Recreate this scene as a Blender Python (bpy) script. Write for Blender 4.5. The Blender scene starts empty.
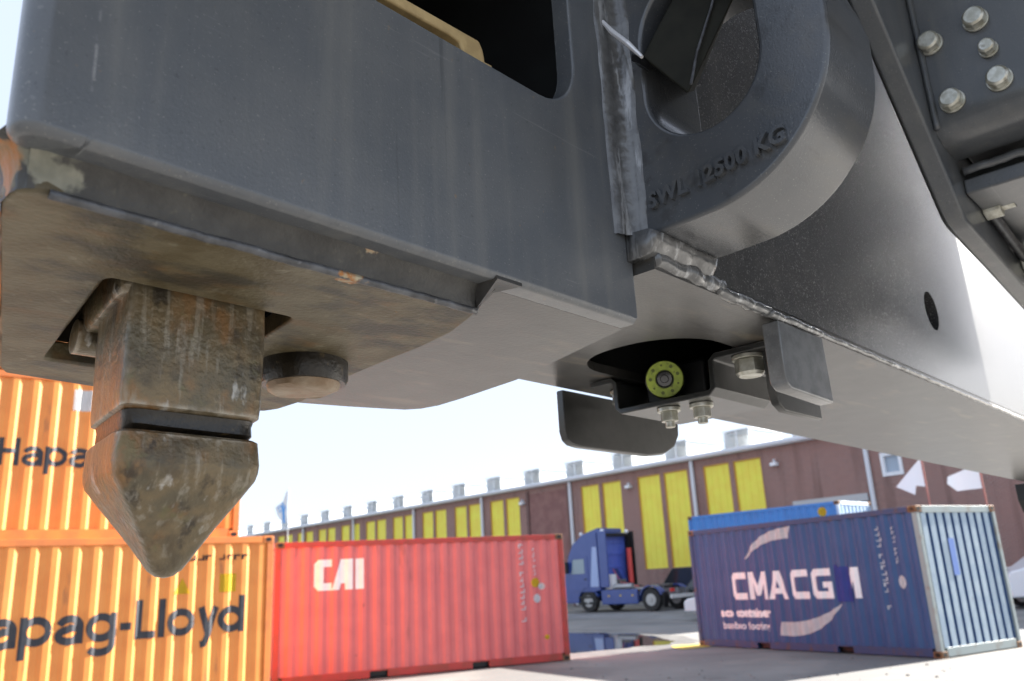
import bpy, bmesh, math, random
from mathutils import Vector, Matrix, noise
random.seed(7)
R = math.radians
S = bpy.context.scene
COL = S.collection

# ------------------------------------------------------------------ camera
CAM_H = 1.638
PITCH, ROLL, FPX = 0.2831034, 0.0528286, 828.7475
cam_d = bpy.data.cameras.new("camera")
cam = bpy.data.objects.new("camera", cam_d)
COL.objects.link(cam)
fwd = Vector((0, math.cos(PITCH), math.sin(PITCH)))
rt0 = Vector((1, 0, 0))
up0 = rt0.cross(fwd)
rt = rt0 * math.cos(ROLL) - up0 * math.sin(ROLL)
up = up0 * math.cos(ROLL) + rt0 * math.sin(ROLL)
m3 = Matrix((rt, up, -fwd)).transposed()
cam.matrix_world = Matrix.Translation((0, 0, CAM_H)) @ m3.to_4x4()
cam_d.sensor_width = 36.0
cam_d.lens = FPX / 1024 * 36.0
cam_d.clip_start = 0.01
cam_d.clip_end = 3000
cam_d.dof.use_dof = True
cam_d.dof.focus_distance = 0.40
cam_d.dof.aperture_fstop = 21.0
S.camera = cam

# ------------------------------------------------------------------ world, sun, exposure
SUN_AZ, SUN_EL = R(61), R(26)
w = bpy.data.worlds.new("World"); S.world = w; w.use_nodes = True
nt = w.node_tree
bg = nt.nodes["Background"]
sky = nt.nodes.new("ShaderNodeTexSky")
sky.sky_type = 'NISHITA'; sky.sun_disc = False
sky.sun_elevation = SUN_EL; sky.sun_rotation = SUN_AZ
sky.air_density = 1.0; sky.dust_density = 1.0; sky.ozone_density = 1.0
veil = nt.nodes.new("ShaderNodeMix"); veil.data_type = 'RGBA'      # thin high cloud over a clear sky
veil.inputs[0].default_value = .86
veil.inputs[7].default_value = (2.0, 2.25, 2.75, 1)
nt.links.new(sky.outputs[0], veil.inputs[6]); nt.links.new(veil.outputs[2], bg.inputs[0])
bg.inputs[1].default_value = 0.085
sd = bpy.data.lights.new("sun", 'SUN'); so = bpy.data.objects.new("sun", sd); COL.objects.link(so)
sd.energy = 5.0; sd.angle = R(0.6); sd.color = (1, .95, .87)
sdir = Vector((math.sin(SUN_AZ) * math.cos(SUN_EL), math.cos(SUN_AZ) * math.cos(SUN_EL), math.sin(SUN_EL)))
so.rotation_euler = sdir.to_track_quat('Z', 'Y').to_euler()
so.location = sdir * 50
S.view_settings.view_transform = 'Standard'
S.view_settings.look = 'None'
S.view_settings.exposure = 2.38
S.view_settings.gamma = 1.0

# ------------------------------------------------------------------ helpers
def tag(o, label=None, cat=None, group=None, kind=None):
    if label: o["label"] = label
    if cat: o["category"] = cat
    if group: o["group"] = group
    if kind: o["kind"] = kind
    return o

def empty(name, loc=(0, 0, 0), rz=0, label=None, cat=None, group=None):
    o = bpy.data.objects.new(name, None); COL.objects.link(o)
    o.empty_display_size = .2
    o.location = loc; o.rotation_euler = (0, 0, rz)
    return tag(o, label, cat, group)

def link(name, bm, mat, parent=None, smooth=None, bevel=0, seg=2):
    bmesh.ops.recalc_face_normals(bm, faces=bm.faces)
    me = bpy.data.meshes.new(name); bm.to_mesh(me); bm.free()
    for mm in (mat if isinstance(mat, (list, tuple)) else [mat]): me.materials.append(mm)
    o = bpy.data.objects.new(name, me); COL.objects.link(o)
    if parent: o.parent = parent
    if smooth is not None:
        for p in me.polygons: p.use_smooth = True
        me.set_sharp_from_angle(angle=R(smooth))
    if bevel:
        b = o.modifiers.new("bevel", 'BEVEL'); b.width = bevel; b.segments = seg
        b.limit_method = 'ANGLE'; b.angle_limit = R(35)
        if smooth is None:
            for p in me.polygons: p.use_smooth = True
            b.harden_normals = True
            me.set_sharp_from_angle(angle=R(80))
    return o

def copy_tree(o, parent=None):
    c = o.copy(); COL.objects.link(c); c.parent = parent
    for ch in list(o.children): copy_tree(ch, c)
    return c

def box(bm, x0, x1, y0, y1, z0, z1, mi=0):
    vs = [bm.verts.new((x, y, z)) for x in (x0, x1) for y in (y0, y1) for z in (z0, z1)]
    for f in ((0, 1, 3, 2), (4, 6, 7, 5), (0, 4, 5, 1), (2, 3, 7, 6), (0, 2, 6, 4), (1, 5, 7, 3)):
        bm.faces.new([vs[i] for i in f]).material_index = mi

def boxbm(*a):
    bm = bmesh.new(); box(bm, *a); return bm

def prism(outer, lo, hi, axis='z', holes=(), bm=None):
    """flat outline (list of 2-D points) with holes, given a thickness along an axis"""
    bm = bm or bmesh.new()
    def P(a, b, c): return {'z': (a, b, c), 'y': (a, c, b), 'x': (c, a, b)}[axis]
    es = []
    for loop in [outer] + list(holes):
        vs = [bm.verts.new(P(a, b, lo)) for a, b in loop]
        es += [bm.edges.new((vs[i], vs[(i + 1) % len(vs)])) for i in range(len(vs))]
    r = bmesh.ops.triangle_fill(bm, edges=es, use_beauty=True, use_dissolve=False)
    fs = [g for g in r['geom'] if isinstance(g, bmesh.types.BMFace)]
    ex = bmesh.ops.extrude_face_region(bm, geom=fs)
    d = Vector(P(0, 0, hi - lo))
    for v in [g for g in ex['geom'] if isinstance(g, bmesh.types.BMVert)]: v.co += d
    return bm

def cyl(bm, p0, p1, r0, r1=None, n=20, caps=True, mi=0):
    r1 = r0 if r1 is None else r1
    p0, p1 = Vector(p0), Vector(p1)
    ax = (p1 - p0).normalized()
    a = ax.orthogonal().normalized(); b = ax.cross(a)
    A = []; B = []
    for i in range(n):
        t = 2 * math.pi * i / n
        d = a * math.cos(t) + b * math.sin(t)
        A.append(bm.verts.new(p0 + d * r0)); B.append(bm.verts.new(p1 + d * r1))
    for i in range(n):
        j = (i + 1) % n
        bm.faces.new((A[i], A[j], B[j], B[i])).material_index = mi
    if caps:
        bm.faces.new(A[::-1]).material_index = mi; bm.faces.new(B).material_index = mi
    return bm

def cylbm(*a, **k): return cyl(bmesh.new(), *a, **k)

def loft(secs, cap=True, bm=None, closed=True):
    bm = bm or bmesh.new()
    rows = [[bm.verts.new(p) for p in s] for s in secs]
    n = len(rows[0])
    for a, b in zip(rows[:-1], rows[1:]):
        for i in range(n if closed else n - 1):
            j = (i + 1) % n
            bm.faces.new((a[i], a[j], b[j], b[i]))
    if cap and closed:
        bm.faces.new(rows[0][::-1]); bm.faces.new(rows[-1])
    return bm

def tube(pts, rad, n=8, wob=0.0, bm=None):
    pts = [Vector(p) for p in pts]
    secs = []
    for i, p in enumerate(pts):
        t = (pts[min(i + 1, len(pts) - 1)] - pts[max(i - 1, 0)]).normalized()
        a = Vector((0, 0, 1)).cross(t)
        if abs(t.z) > .95: a = Vector((0, 1, 0)).cross(t)
        a.normalize(); b = t.cross(a)
        r = rad[i] if isinstance(rad, (list, tuple)) else rad
        secs.append([p + (a * math.cos(q) + b * math.sin(q)) * r * (1 + wob * noise.noise(p * 90 + Vector((q, 0, 0))))
                     for q in [2 * math.pi * k / n for k in range(n)]])
    return loft(secs, bm=bm)

def rrect(x0, x1, y0, y1, r, n=6):
    if not isinstance(r, (list, tuple)): r = [r] * 4
    o = []
    for (cx, cy, a0), rr in zip(((x1, y1, 0), (x0, y1, 90), (x0, y0, 180), (x1, y0, 270)), r):
        sx = -1 if cx == x1 else 1; sy = -1 if cy == y1 else 1
        for i in range(n + 1):
            t = R(a0 + 90 * i / n)
            o.append((cx + sx * rr + rr * math.cos(t), cy + sy * rr + rr * math.sin(t)))
    return o

def circ(cx, cy, r, n=32, ry=None):
    return [(cx + r * math.cos(2 * math.pi * i / n), cy + (ry or r) * math.sin(2 * math.pi * i / n)) for i in range(n)]

def text_bm(txt, size, sx=1.0, bold=0.0, spacing=1.0, depth=0.0, shear=0.0):
    """lettering as a mesh in the x-z plane, baseline at z = 0"""
    c = bpy.data.curves.new("lettering", 'FONT'); c.body = txt; c.size = size
    c.offset = bold; c.space_character = spacing; c.extrude = depth; c.shear = shear
    c.resolution_u = 3
    o = bpy.data.objects.new("lettering", c); COL.objects.link(o)
    dg = bpy.context.evaluated_depsgraph_get()
    me = bpy.data.meshes.new_from_object(o.evaluated_get(dg))
    bm = bmesh.new(); bm.from_mesh(me)
    bpy.data.objects.remove(o); bpy.data.curves.remove(c); bpy.data.meshes.remove(me)
    for v in bm.verts: v.co = Vector((v.co.x * sx, -v.co.z, v.co.y))
    return bm

# ------------------------------------------------------------------ materials
def mat(name, col=(.5, .5, .5), rough=.5, metal=0.0, col2=None, scale=5.0, detail=5, lo=.35, hi=.65, bump=0.0, bscale=None,
        stretch=(1, 1, 1), spec=.5, coat=0.0, layers=(), rough2=None):
    m = bpy.data.materials.new(name); m.use_nodes = True
    nt = m.node_tree; N = nt.nodes; L = nt.links
    b = N["Principled BSDF"]
    b.inputs["Base Color"].default_value = (*col, 1)
    b.inputs["Roughness"].default_value = rough
    b.inputs["Metallic"].default_value = metal
    b.inputs["Specular IOR Level"].default_value = spec
    b.inputs["Coat Weight"].default_value = coat
    b.inputs["Coat Roughness"].default_value = .12
    tc = N.new("ShaderNodeTexCoord")
    def nz(sc, st=(1, 1, 1), det=5, off=0, rgh=.55):
        mp = N.new("ShaderNodeMapping"); mp.inputs["Scale"].default_value = st
        mp.inputs["Location"].default_value = (off, off * 1.7, off * .6)
        L.new(tc.outputs["Object"], mp.inputs[0])
        t = N.new("ShaderNodeTexNoise"); t.inputs["Scale"].default_value = sc; t.inputs["Detail"].default_value = det
        t.inputs["Roughness"].default_value = rgh
        L.new(mp.outputs[0], t.inputs["Vector"]); return t.outputs["Fac"]
    def ramp(f, a, c):
        r = N.new("ShaderNodeMapRange"); r.inputs[1].default_value = a; r.inputs[2].default_value = c
        r.interpolation_type = 'SMOOTHSTEP'
        L.new(f, r.inputs[0]); return r.outputs[0]
    cur = None
    if col2:
        f = ramp(nz(scale, stretch, detail), lo, hi)
        mx = N.new("ShaderNodeMix"); mx.data_type = 'RGBA'
        L.new(f, mx.inputs[0]); mx.inputs[6].default_value = (*col, 1); mx.inputs[7].default_value = (*col2, 1)
        cur = mx.outputs[2]
        if rough2 is not None:
            mr = N.new("ShaderNodeMapRange"); L.new(f, mr.inputs[0]); mr.inputs[3].default_value = rough; mr.inputs[4].default_value = rough2
            L.new(mr.outputs[0], b.inputs["Roughness"])
    for i, ly in enumerate(layers):   # (colour, scale, lo, hi, stretch, amount)
        c3, sc, a, z, st, am = ly
        f = ramp(nz(sc, st, 6, off=3.1 * (i + 1)), a, z)
        mu = N.new("ShaderNodeMath"); mu.operation = 'MULTIPLY'; L.new(f, mu.inputs[0]); mu.inputs[1].default_value = am
        mx = N.new("ShaderNodeMix"); mx.data_type = 'RGBA'; L.new(mu.outputs[0], mx.inputs[0])
        if cur is None: mx.inputs[6].default_value = (*col, 1)
        else: L.new(cur, mx.inputs[6])
        mx.inputs[7].default_value = (*c3, 1); cur = mx.outputs[2]
    if cur is not None: L.new(cur, b.inputs["Base Color"])
    if bump:
        bp = N.new("ShaderNodeBump"); bp.inputs["Strength"].default_value = bump; bp.inputs["Distance"].default_value = min(.004, .4 / (bscale or scale * 4))
        L.new(nz(bscale or scale * 4, stretch if not bscale else (1, 1, 1), 4), bp.inputs["Height"]); L.new(bp.outputs[0], b.inputs["Normal"])
        if coat: L.new(bp.outputs[0], b.inputs["Coat Normal"])
    return m

I3 = (1, 1, 1)
def edge_wear(m, col, radius=.0018, amount=.9, ns=120, lo=.42, hi=.6):
    """paint rubbed off along real edges, broken up by noise"""
    nt = m.node_tree; N = nt.nodes; L = nt.links; b = N["Principled BSDF"]
    bv = N.new("ShaderNodeBevel"); bv.samples = 6; bv.inputs["Radius"].default_value = radius
    ge = N.new("ShaderNodeNewGeometry"); d = N.new("ShaderNodeVectorMath"); d.operation = 'DOT_PRODUCT'
    L.new(bv.outputs[0], d.inputs[0]); L.new(ge.outputs["Normal"], d.inputs[1])
    f = N.new("ShaderNodeMapRange"); f.inputs[1].default_value = .995; f.inputs[2].default_value = .93; L.new(d.outputs["Value"], f.inputs[0])
    tc = N.new("ShaderNodeTexCoord"); z = N.new("ShaderNodeTexNoise"); z.inputs["Scale"].default_value = ns; z.inputs["Detail"].default_value = 6; L.new(tc.outputs["Object"], z.inputs["Vector"])
    g_ = N.new("ShaderNodeMapRange"); g_.inputs[1].default_value = lo; g_.inputs[2].default_value = hi; g_.inputs[4].default_value = amount; L.new(z.outputs["Fac"], g_.inputs[0])
    mu = N.new("ShaderNodeMath"); mu.operation = 'MULTIPLY'; L.new(f.outputs[0], mu.inputs[0]); L.new(g_.outputs[0], mu.inputs[1])
    mx = N.new("ShaderNodeMix"); mx.data_type = 'RGBA'; L.new(mu.outputs[0], mx.inputs[0])
    L.new(b.inputs["Base Color"].links[0].from_socket, mx.inputs[6]); mx.inputs[7].default_value = (*col, 1); L.new(mx.outputs[2], b.inputs["Base Color"])
PAINT = mat("grey_gloss_paint", (.078, .086, .096), .34, 0, (.098, .104, .110), 30, lo=.3, hi=.7, bump=.16, bscale=800, coat=.3,
            layers=[((.27, .27, .25), 850, .61, .70, I3, .42), ((.045, .05, .055), 420, .6, .7, I3, .5), ((.15, .152, .145), 70, .48, .74, (1, 1, .06), .55), ((.05, .055, .06), 9, .45, .7, (1, 1, .5), .5), ((.20, .14, .08), 240, .69, .76, I3, .55), ((.20, .205, .21), 330, .67, .71, (.05, 1, 1), .28), ((.03, .032, .035), 150, .66, .74, (1, 1, .04), .35)])
BEAMPAINT = mat("grey_beam_paint", (.045, .045, .046), .24, .1, (.06, .06, .06), 60, lo=.35, hi=.7, bump=.3, bscale=700, coat=.35,
                layers=[((.24, .24, .23), 800, .57, .68, I3, .7), ((.10, .095, .09), 70, .5, .75, (1, 1, .07), .5)])
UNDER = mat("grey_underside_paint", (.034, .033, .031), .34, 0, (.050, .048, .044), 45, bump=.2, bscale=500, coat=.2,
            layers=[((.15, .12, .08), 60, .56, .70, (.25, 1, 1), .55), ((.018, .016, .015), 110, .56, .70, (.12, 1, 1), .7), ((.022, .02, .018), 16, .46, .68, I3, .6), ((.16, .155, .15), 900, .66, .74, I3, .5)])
RUST = mat("rusty_underside", (.082, .062, .028), .5, .1, (.125, .104, .06), 60, bump=.5, bscale=420,
           layers=[((.16, .085, .03), 55, .54, .70, (.6, 1, 1), .6), ((.22, .20, .14), 150, .6, .72, I3, .5), ((.028, .026, .02), 45, .48, .64, (.6, 1, 1), .8), ((.30, .15, .04), 260, .68, .74, I3, .7)])
LOCKM = mat("worn_rusty_steel", (.165, .122, .066), .36, .3, (.105, .088, .056), 70, bump=.5, bscale=340, rough2=.30,
           layers=[((.24, .12, .042), 60, .50, .66, (1, 1, .6), .7), ((.025, .021, .017), 85, .57, .68, (1, 1, .5), .8), ((.42, .41, .38), 110, .615, .69, (1, 1, .4), .75), ((.34, .31, .25), 240, .54, .68, (1, 1, .15), .45), ((.05, .038, .024), 50, .52, .66, I3, .6), ((.13, .12, .055), 100, .58, .7, I3, .6)])
GREASE = mat("black_grease", (.006, .005, .004), .3, 0, (.016, .013, .009), 150, bump=.4, bscale=500, layers=[((.10, .07, .03), 220, .63, .7, I3, .5)])
BAND = mat("dark_weld_band", (.028, .027, .025), .45, 0, (.045, .044, .04), 120, bump=.5, bscale=500,
           layers=[((.10, .095, .07), 220, .62, .72, I3, .6), ((.02, .019, .017), 40, .5, .7, I3, .6)])
CORNER = mat("rusty_corner", (.12, .12, .09), .6, 0, (.20, .19, .14), 90, bump=.5, bscale=420,
           layers=[((.36, .13, .03), 70, .50, .62, I3, .85), ((.05, .05, .035), 60, .5, .66, I3, .7)])
BARE = mat("bare_worn_edge", (.11, .115, .125), .42, .3, (.05, .05, .052), 110, bump=.3, bscale=500, layers=[((.25, .25, .25), 200, .6, .7, I3, .5)])
WELD = mat("painted_weld", (.12, .122, .122), .26, .2, (.08, .08, .08), 120, bump=.25, bscale=420, coat=.4, layers=[((.36, .37, .38), 170, .54, .68, (1, 1, .15), .7)])
WELD2 = mat("dark_painted_weld", (.09, .096, .104), .3, .1, (.10, .105, .11), 90, bump=.3, bscale=420, coat=.4)
DARK = mat("dark_matt", (.010, .011, .011), .6, 0, (.006, .006, .006), 30)  # near-black matt colour
BLACK = mat("black_plastic", (.006, .006, .007), .35)
BRKT = mat("black_bracket_paint", (.018, .019, .018), .32, .05, (.028, .028, .027), 90, bump=.1, bscale=900, coat=.25)
ZINC = mat("zinc_bolt", (.62, .62, .56), .32, .55, (.42, .41, .34), 160, bump=.1, bscale=700, layers=[((.16, .13, .08), 130, .62, .72, I3, .6)])
edge_wear(LOCKM, (.40, .36, .29), .0035, 1.0, 130, .40, .55)
edge_wear(BRKT, (.16, .16, .155), .0012, .9, 200)
edge_wear(PAINT, (.26, .265, .27), .0012, .7, 160, .48, .62)
OCHRE = mat("ochre_primer", (.52, .38, .18), .7, 0, (.42, .30, .14), 90, bump=.3, bscale=700)
LIME = mat("lime_ring", (.40, .50, .07), .5, 0, (.30, .38, .06), 220, layers=[((.12, .13, .04), 330, .58, .7, I3, .7)])
LENS = mat("lens_glass", (.01, .01, .012), .05, 0, coat=1)

# ------------------------------------------------------------------ pixel rays used to measure the place (see notes: real depths)
def ray(x, y): return fwd + rt * ((x - 512) / FPX) - up * ((y - 340.5) / FPX)
CP = Vector((0, 0, CAM_H))
def ground_at(x, y, z=0.0):
    d = ray(x, y); return CP + d * ((z - CAM_H) / d.z)
def at_depth(x, y, D):
    d = ray(x, y); return CP + d * (D / d.y)

# =================================================================== GROUND
GROUND = mat("dusty_concrete", (.165, .158, .15), .85, 0, (.21, .20, .187), .45, detail=8, bump=.4, bscale=18,
             layers=[((.11, .107, .105), .25, .48, .6, (1, 1, 1), .65), ((.30, .275, .235), .35, .57, .7, (.5, 1, 1), .65), ((.06, .057, .055), 1.1, .66, .72, (1, .6, 1), .6), ((.11, .105, .1), 2.4, .66, .74, I3, .5), ((.12, .115, .11), 18, .66, .74, I3, .6), ((.10, .098, .095), .9, .60, .68, (.09, 1.6, 1), .5), ((.34, .32, .29), 6, .62, .72, I3, .45)])
bm = bmesh.new()
vs = [bm.verts.new(p) for p in ((-900, -900, 0), (900, -900, 0), (900, 900, 0), (-900, 900, 0))]
bm.faces.new(vs)
g = link("ground", bm, GROUND); tag(g, kind="structure")

def blob(name, pts, z, m, sub=3, jit=.12, kind="structure"):
    """an irregular flat patch lying on the ground"""
    P = [Vector((p[0], p[1], 0)) for p in pts]; n = len(P); out = []
    for i in range(n):
        a, b_, c, d = P[i - 1], P[i], P[(i + 1) % n], P[(i + 2) % n]
        for k in range(sub * 2):
            t = k / (sub * 2)
            q = .5 * ((2 * b_) + (c - a) * t + (2 * a - 5 * b_ + 4 * c - d) * t * t + (3 * b_ - a - 3 * c + d) * t ** 3)
            q += Vector((noise.noise(q * 1.7), noise.noise(q * 1.7 + Vector((9, 0, 0))), 0)) * jit
            out.append((q.x, q.y))
    bm = prism(out, z, z + .002, 'z')
    o = link(name, bm, m); tag(o, kind=kind); return o
def gp(*pts): return [ground_at(x, y)[:2] for x, y in pts]

rg_ = random.Random(5); bm = bmesh.new()
for k in range(70):
    c = ground_at(rg_.uniform(560, 960), 648 + 36 * rg_.random() ** .7); r_ = .008 + .02 * rg_.random() ** 3
    bmesh.ops.create_icosphere(bm, subdivisions=1, radius=r_, matrix=Matrix.Translation((c.x, c.y, r_ * .3)) @ Matrix.Diagonal((1.2, .9, .6, 1)))
tag(link("gravel", bm, mat("loose_grit", (.15, .14, .13), .9, 0, (.08, .075, .07), 4)), kind="stuff")
WATER = mat("puddle_water", (.012, .013, .014), .03, 0, spec=.6)
DAMP = mat("damp_concrete", (.10, .095, .09), .55, 0, (.16, .15, .14), 1.5, detail=8)
blob("damp_ground", gp((510, 630), (600, 631.5), (660, 633.5), (694, 640), (690, 646), (650, 651), (600, 656), (560, 660), (520, 655), (495, 642)), .004, DAMP, jit=.3)
blob("puddle", gp((540, 634), (600, 633.5), (640, 635), (668, 640), (668, 644), (640, 647), (600, 651), (565, 653.5), (540, 650), (525, 642)), .008, WATER, jit=.2)
ROADT = mat("road_tarmac", (.15, .148, .15), .75, 0, (.22, .215, .21), .8, detail=8, bump=.4, bscale=25)
blob("road", gp((400, 622), (570, 619), (640, 619), (700, 621), (1100, 640), (1100, 632), (700, 615.5), (620, 614), (400, 616)), .004, ROADT, jit=.1)
YEL = mat("yellow_road_paint", (.62, .45, .05), .7, 0, (.4, .33, .12), 6, lo=.45, hi=.7)
blob("painted_line", gp((672, 646.5), (692, 645.0), (712, 643.5), (712, 646.5), (690, 649), (680, 649.5)), .012, YEL, jit=.05)

# =================================================================== CONTAINERS
PER, DEP = .278, .036
def prof(x):
    """side-panel corrugation: outward flats at 0, recess DEP"""
    t = (x / PER) % 1.0
    if t < .26: return 0.0
    if t < .54: return DEP * (t - .26) / .28
    if t < .76: return DEP
    return DEP * (1 - (t - .76) / .24)

def corr_panel(x0, x1, z0, z1, y=0.0):
    xs = [x0]
    k = math.floor(x0 / PER)
    while k * PER < x1 + PER:
        for t in (0, .26, .54, .76):
            x = (k + t) * PER
            if x0 + .01 < x < x1 - .01: xs.append(x)
        k += 1
    xs.append(x1); xs.sort()
    bm = bmesh.new()
    A = [bm.verts.new((x, y + prof(x), z0)) for x in xs]; B = [bm.verts.new((x, y + prof(x), z1)) for x in xs]
    for i in range(len(xs) - 1): bm.faces.new((A[i], A[i + 1], B[i + 1], B[i]))
    return bm, xs

def on_panel(bm, xs, y=0.0, off=.004):
    """cut flat lettering at the folds of the side panel and press it onto them"""
    lo = min(v.co.x for v in bm.verts); hi = max(v.co.x for v in bm.verts)
    for x in xs:
        if lo < x < hi:
            bmesh.ops.bisect_plane(bm, geom=bm.verts[:] + bm.edges[:] + bm.faces[:], plane_co=(x, 0, 0), plane_no=(1, 0, 0))
    for v in bm.verts: v.co.y = y + prof(v.co.x) - off
    return bm

def shift(bm, x, z):
    for v in bm.verts: v.co.x += x; v.co.z += z
    return bm

CONT_H, CONT_W = 2.591, 2.438
CAST = mat("rusty_casting", (.26, .13, .06), .7, .1, (.16, .08, .04), 9)
def container(label, origin, rz, L, side_m, frame_m, end_m=None, group=None, H=CONT_H, end_frame_m=None):
    root = empty("shipping_container", origin, rz, label, "shipping container", group)
    W = CONT_W
    fx, rx = .11, .16
    bm, xs = corr_panel(fx, L - fx, .16, H - .11, .012)
    link("side_panel", bm, side_m, root)
    bm, _ = corr_panel(fx, L - fx, .16, H - .11, 0)
    for v in bm.verts: v.co.y = W - .012 - v.co.y
    link("side_panel", bm, side_m, root)
    # ends: corrugated along y
    for xe, sg in ((L, 1), (0, -1)):
        b2, _ = corr_panel(.13, W - .13, .17, H - .13, 0)
        for v in b2.verts: v.co = Vector((xe - sg * (.02 + 1.5 * v.co.y), v.co.x, v.co.z))
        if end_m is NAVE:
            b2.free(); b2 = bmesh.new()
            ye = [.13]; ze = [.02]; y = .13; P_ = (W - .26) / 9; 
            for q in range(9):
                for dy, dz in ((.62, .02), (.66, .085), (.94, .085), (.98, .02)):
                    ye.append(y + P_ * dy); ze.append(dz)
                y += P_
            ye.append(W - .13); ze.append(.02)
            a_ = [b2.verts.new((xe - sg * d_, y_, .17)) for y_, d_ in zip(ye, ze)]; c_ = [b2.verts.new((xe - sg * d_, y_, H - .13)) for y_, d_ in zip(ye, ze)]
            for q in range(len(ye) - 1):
                f_ = b2.faces.new((a_[q], a_[q + 1], c_[q + 1], c_[q])); f_.material_index = 0 if ze[q] == ze[q + 1] == .02 else 1  # recesses get navy: shade of the ribs put into the colour
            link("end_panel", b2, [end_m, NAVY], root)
        else:
            link("end_panel", b2, end_m or side_m, root)
    # roof, slightly ribbed
    b3 = bmesh.new(); n = int(L / .4)
    rows = []
    for i in range(n * 2 + 1):
        x = .06 + (L - .12) * i / (n * 2)
        z = H - .012 - (.018 if i % 2 else 0)
        rows.append([(x, .05, z), (x, W - .05, z)])
    loft([r for r in rows], cap=False, bm=b3, closed=False)
    link("roof", b3, side_m, root)
    link("floor", boxbm(.1, L - .1, .06, W - .06, .13, .158), CAST, root)
    efm = end_frame_m or frame_m
    for x0, x1 in ((.003, fx), (L - fx, L - .003)):
        for y0, y1 in ((.003, .09), (W - .09, W - .003)):
            link("corner_post", boxbm(x0, x1, y0, y1, .118, H - .118), efm if x0 > 1 else frame_m, root, bevel=.008)
    for y0, y1 in ((.004, .07), (W - .07, W - .004)):
        link("top_rail", boxbm(.18, L - .18, y0, y1, H - .11, H - .008), frame_m, root, bevel=.006)
        bm = bmesh.new()
        # bottom rail with two fork pockets
        c = L / 2; px = [(.18, c - 1.22), (c - .86, c + .86), (c + 1.22, L - .18)]
        for a, b_ in px: box(bm, a, b_, y0, y1, .02, .16)
        for s in (-1, 1):
            a, b_ = (c + s * 1.04 - .18, c + s * 1.04 + .18)
            box(bm, a, b_, y0, y1, .135, .16)
        link("bottom_rail", bm, frame_m, root)
    bm = bmesh.new()
    for s in (-1, 1): box(bm, L / 2 + s * 1.04 - .175, L / 2 + s * 1.04 + .175, .09, W - .09, .03, .132)
    link("fork_pocket", bm, BLACK, root)
    for xe, m_ in ((L, efm), (0, frame_m)):
        sg = 1 if xe else -1
        a, b_ = sorted((xe - sg * .004, xe - sg * .09))
        link("end_rail", boxbm(a, b_, .18, W - .18, H - .13, H - .006), m_, root, bevel=.006)
        link("end_rail", boxbm(a, b_, .18, W - .18, .02, .17), m_, root, bevel=.006)
    for xe in (0, L):
        for ye in (0, W):
            for ze in (0, H):
                a, b_ = (xe, xe + .178) if xe == 0 else (xe - .178, xe)
                c, d = (ye, ye + .162) if ye == 0 else (ye - .162, ye)
                e, f = (ze, ze + .118) if ze == 0 else (ze - .118, ze)
                bm = boxbm(a, b_, c, d, e, f)
                o = link("corner_casting", bm, CAST if frame_m is not ORF else frame_m, root, bevel=.012)
                # the slot in its side and end
                sl = bmesh.new()
                ys = c - .002 if ye == 0 else d + .002
                prism(rrect((a + b_) / 2 - .05, (a + b_) / 2 + .05, (e + f) / 2 - .032, (e + f) / 2 + .032, .03), ys - .001, ys + .001, 'y', bm=sl)
                link("slot", sl, BLACK, o); sl = bmesh.new()
                xs_ = a - .002 if xe == 0 else b_ + .002
                prism(rrect((c + d) / 2 - .05, (c + d) / 2 + .05, (e + f) / 2 - .032, (e + f) / 2 + .032, .03), xs_ - .001, xs_ + .001, 'x', bm=sl)
                link("slot", sl, BLACK, o)
    return root, xs

def letters(root, xs, m, txt, x, z, size, name="lettering", vertical=False, **k):
    bm = text_bm(txt, size, **k)
    if vertical:
        for v in bm.verts: v.co = Vector((v.co.z, v.co.y, -v.co.x))
    shift(bm, x, z); on_panel(bm, xs, .012)
    return link(name, bm, m, root)

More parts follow.
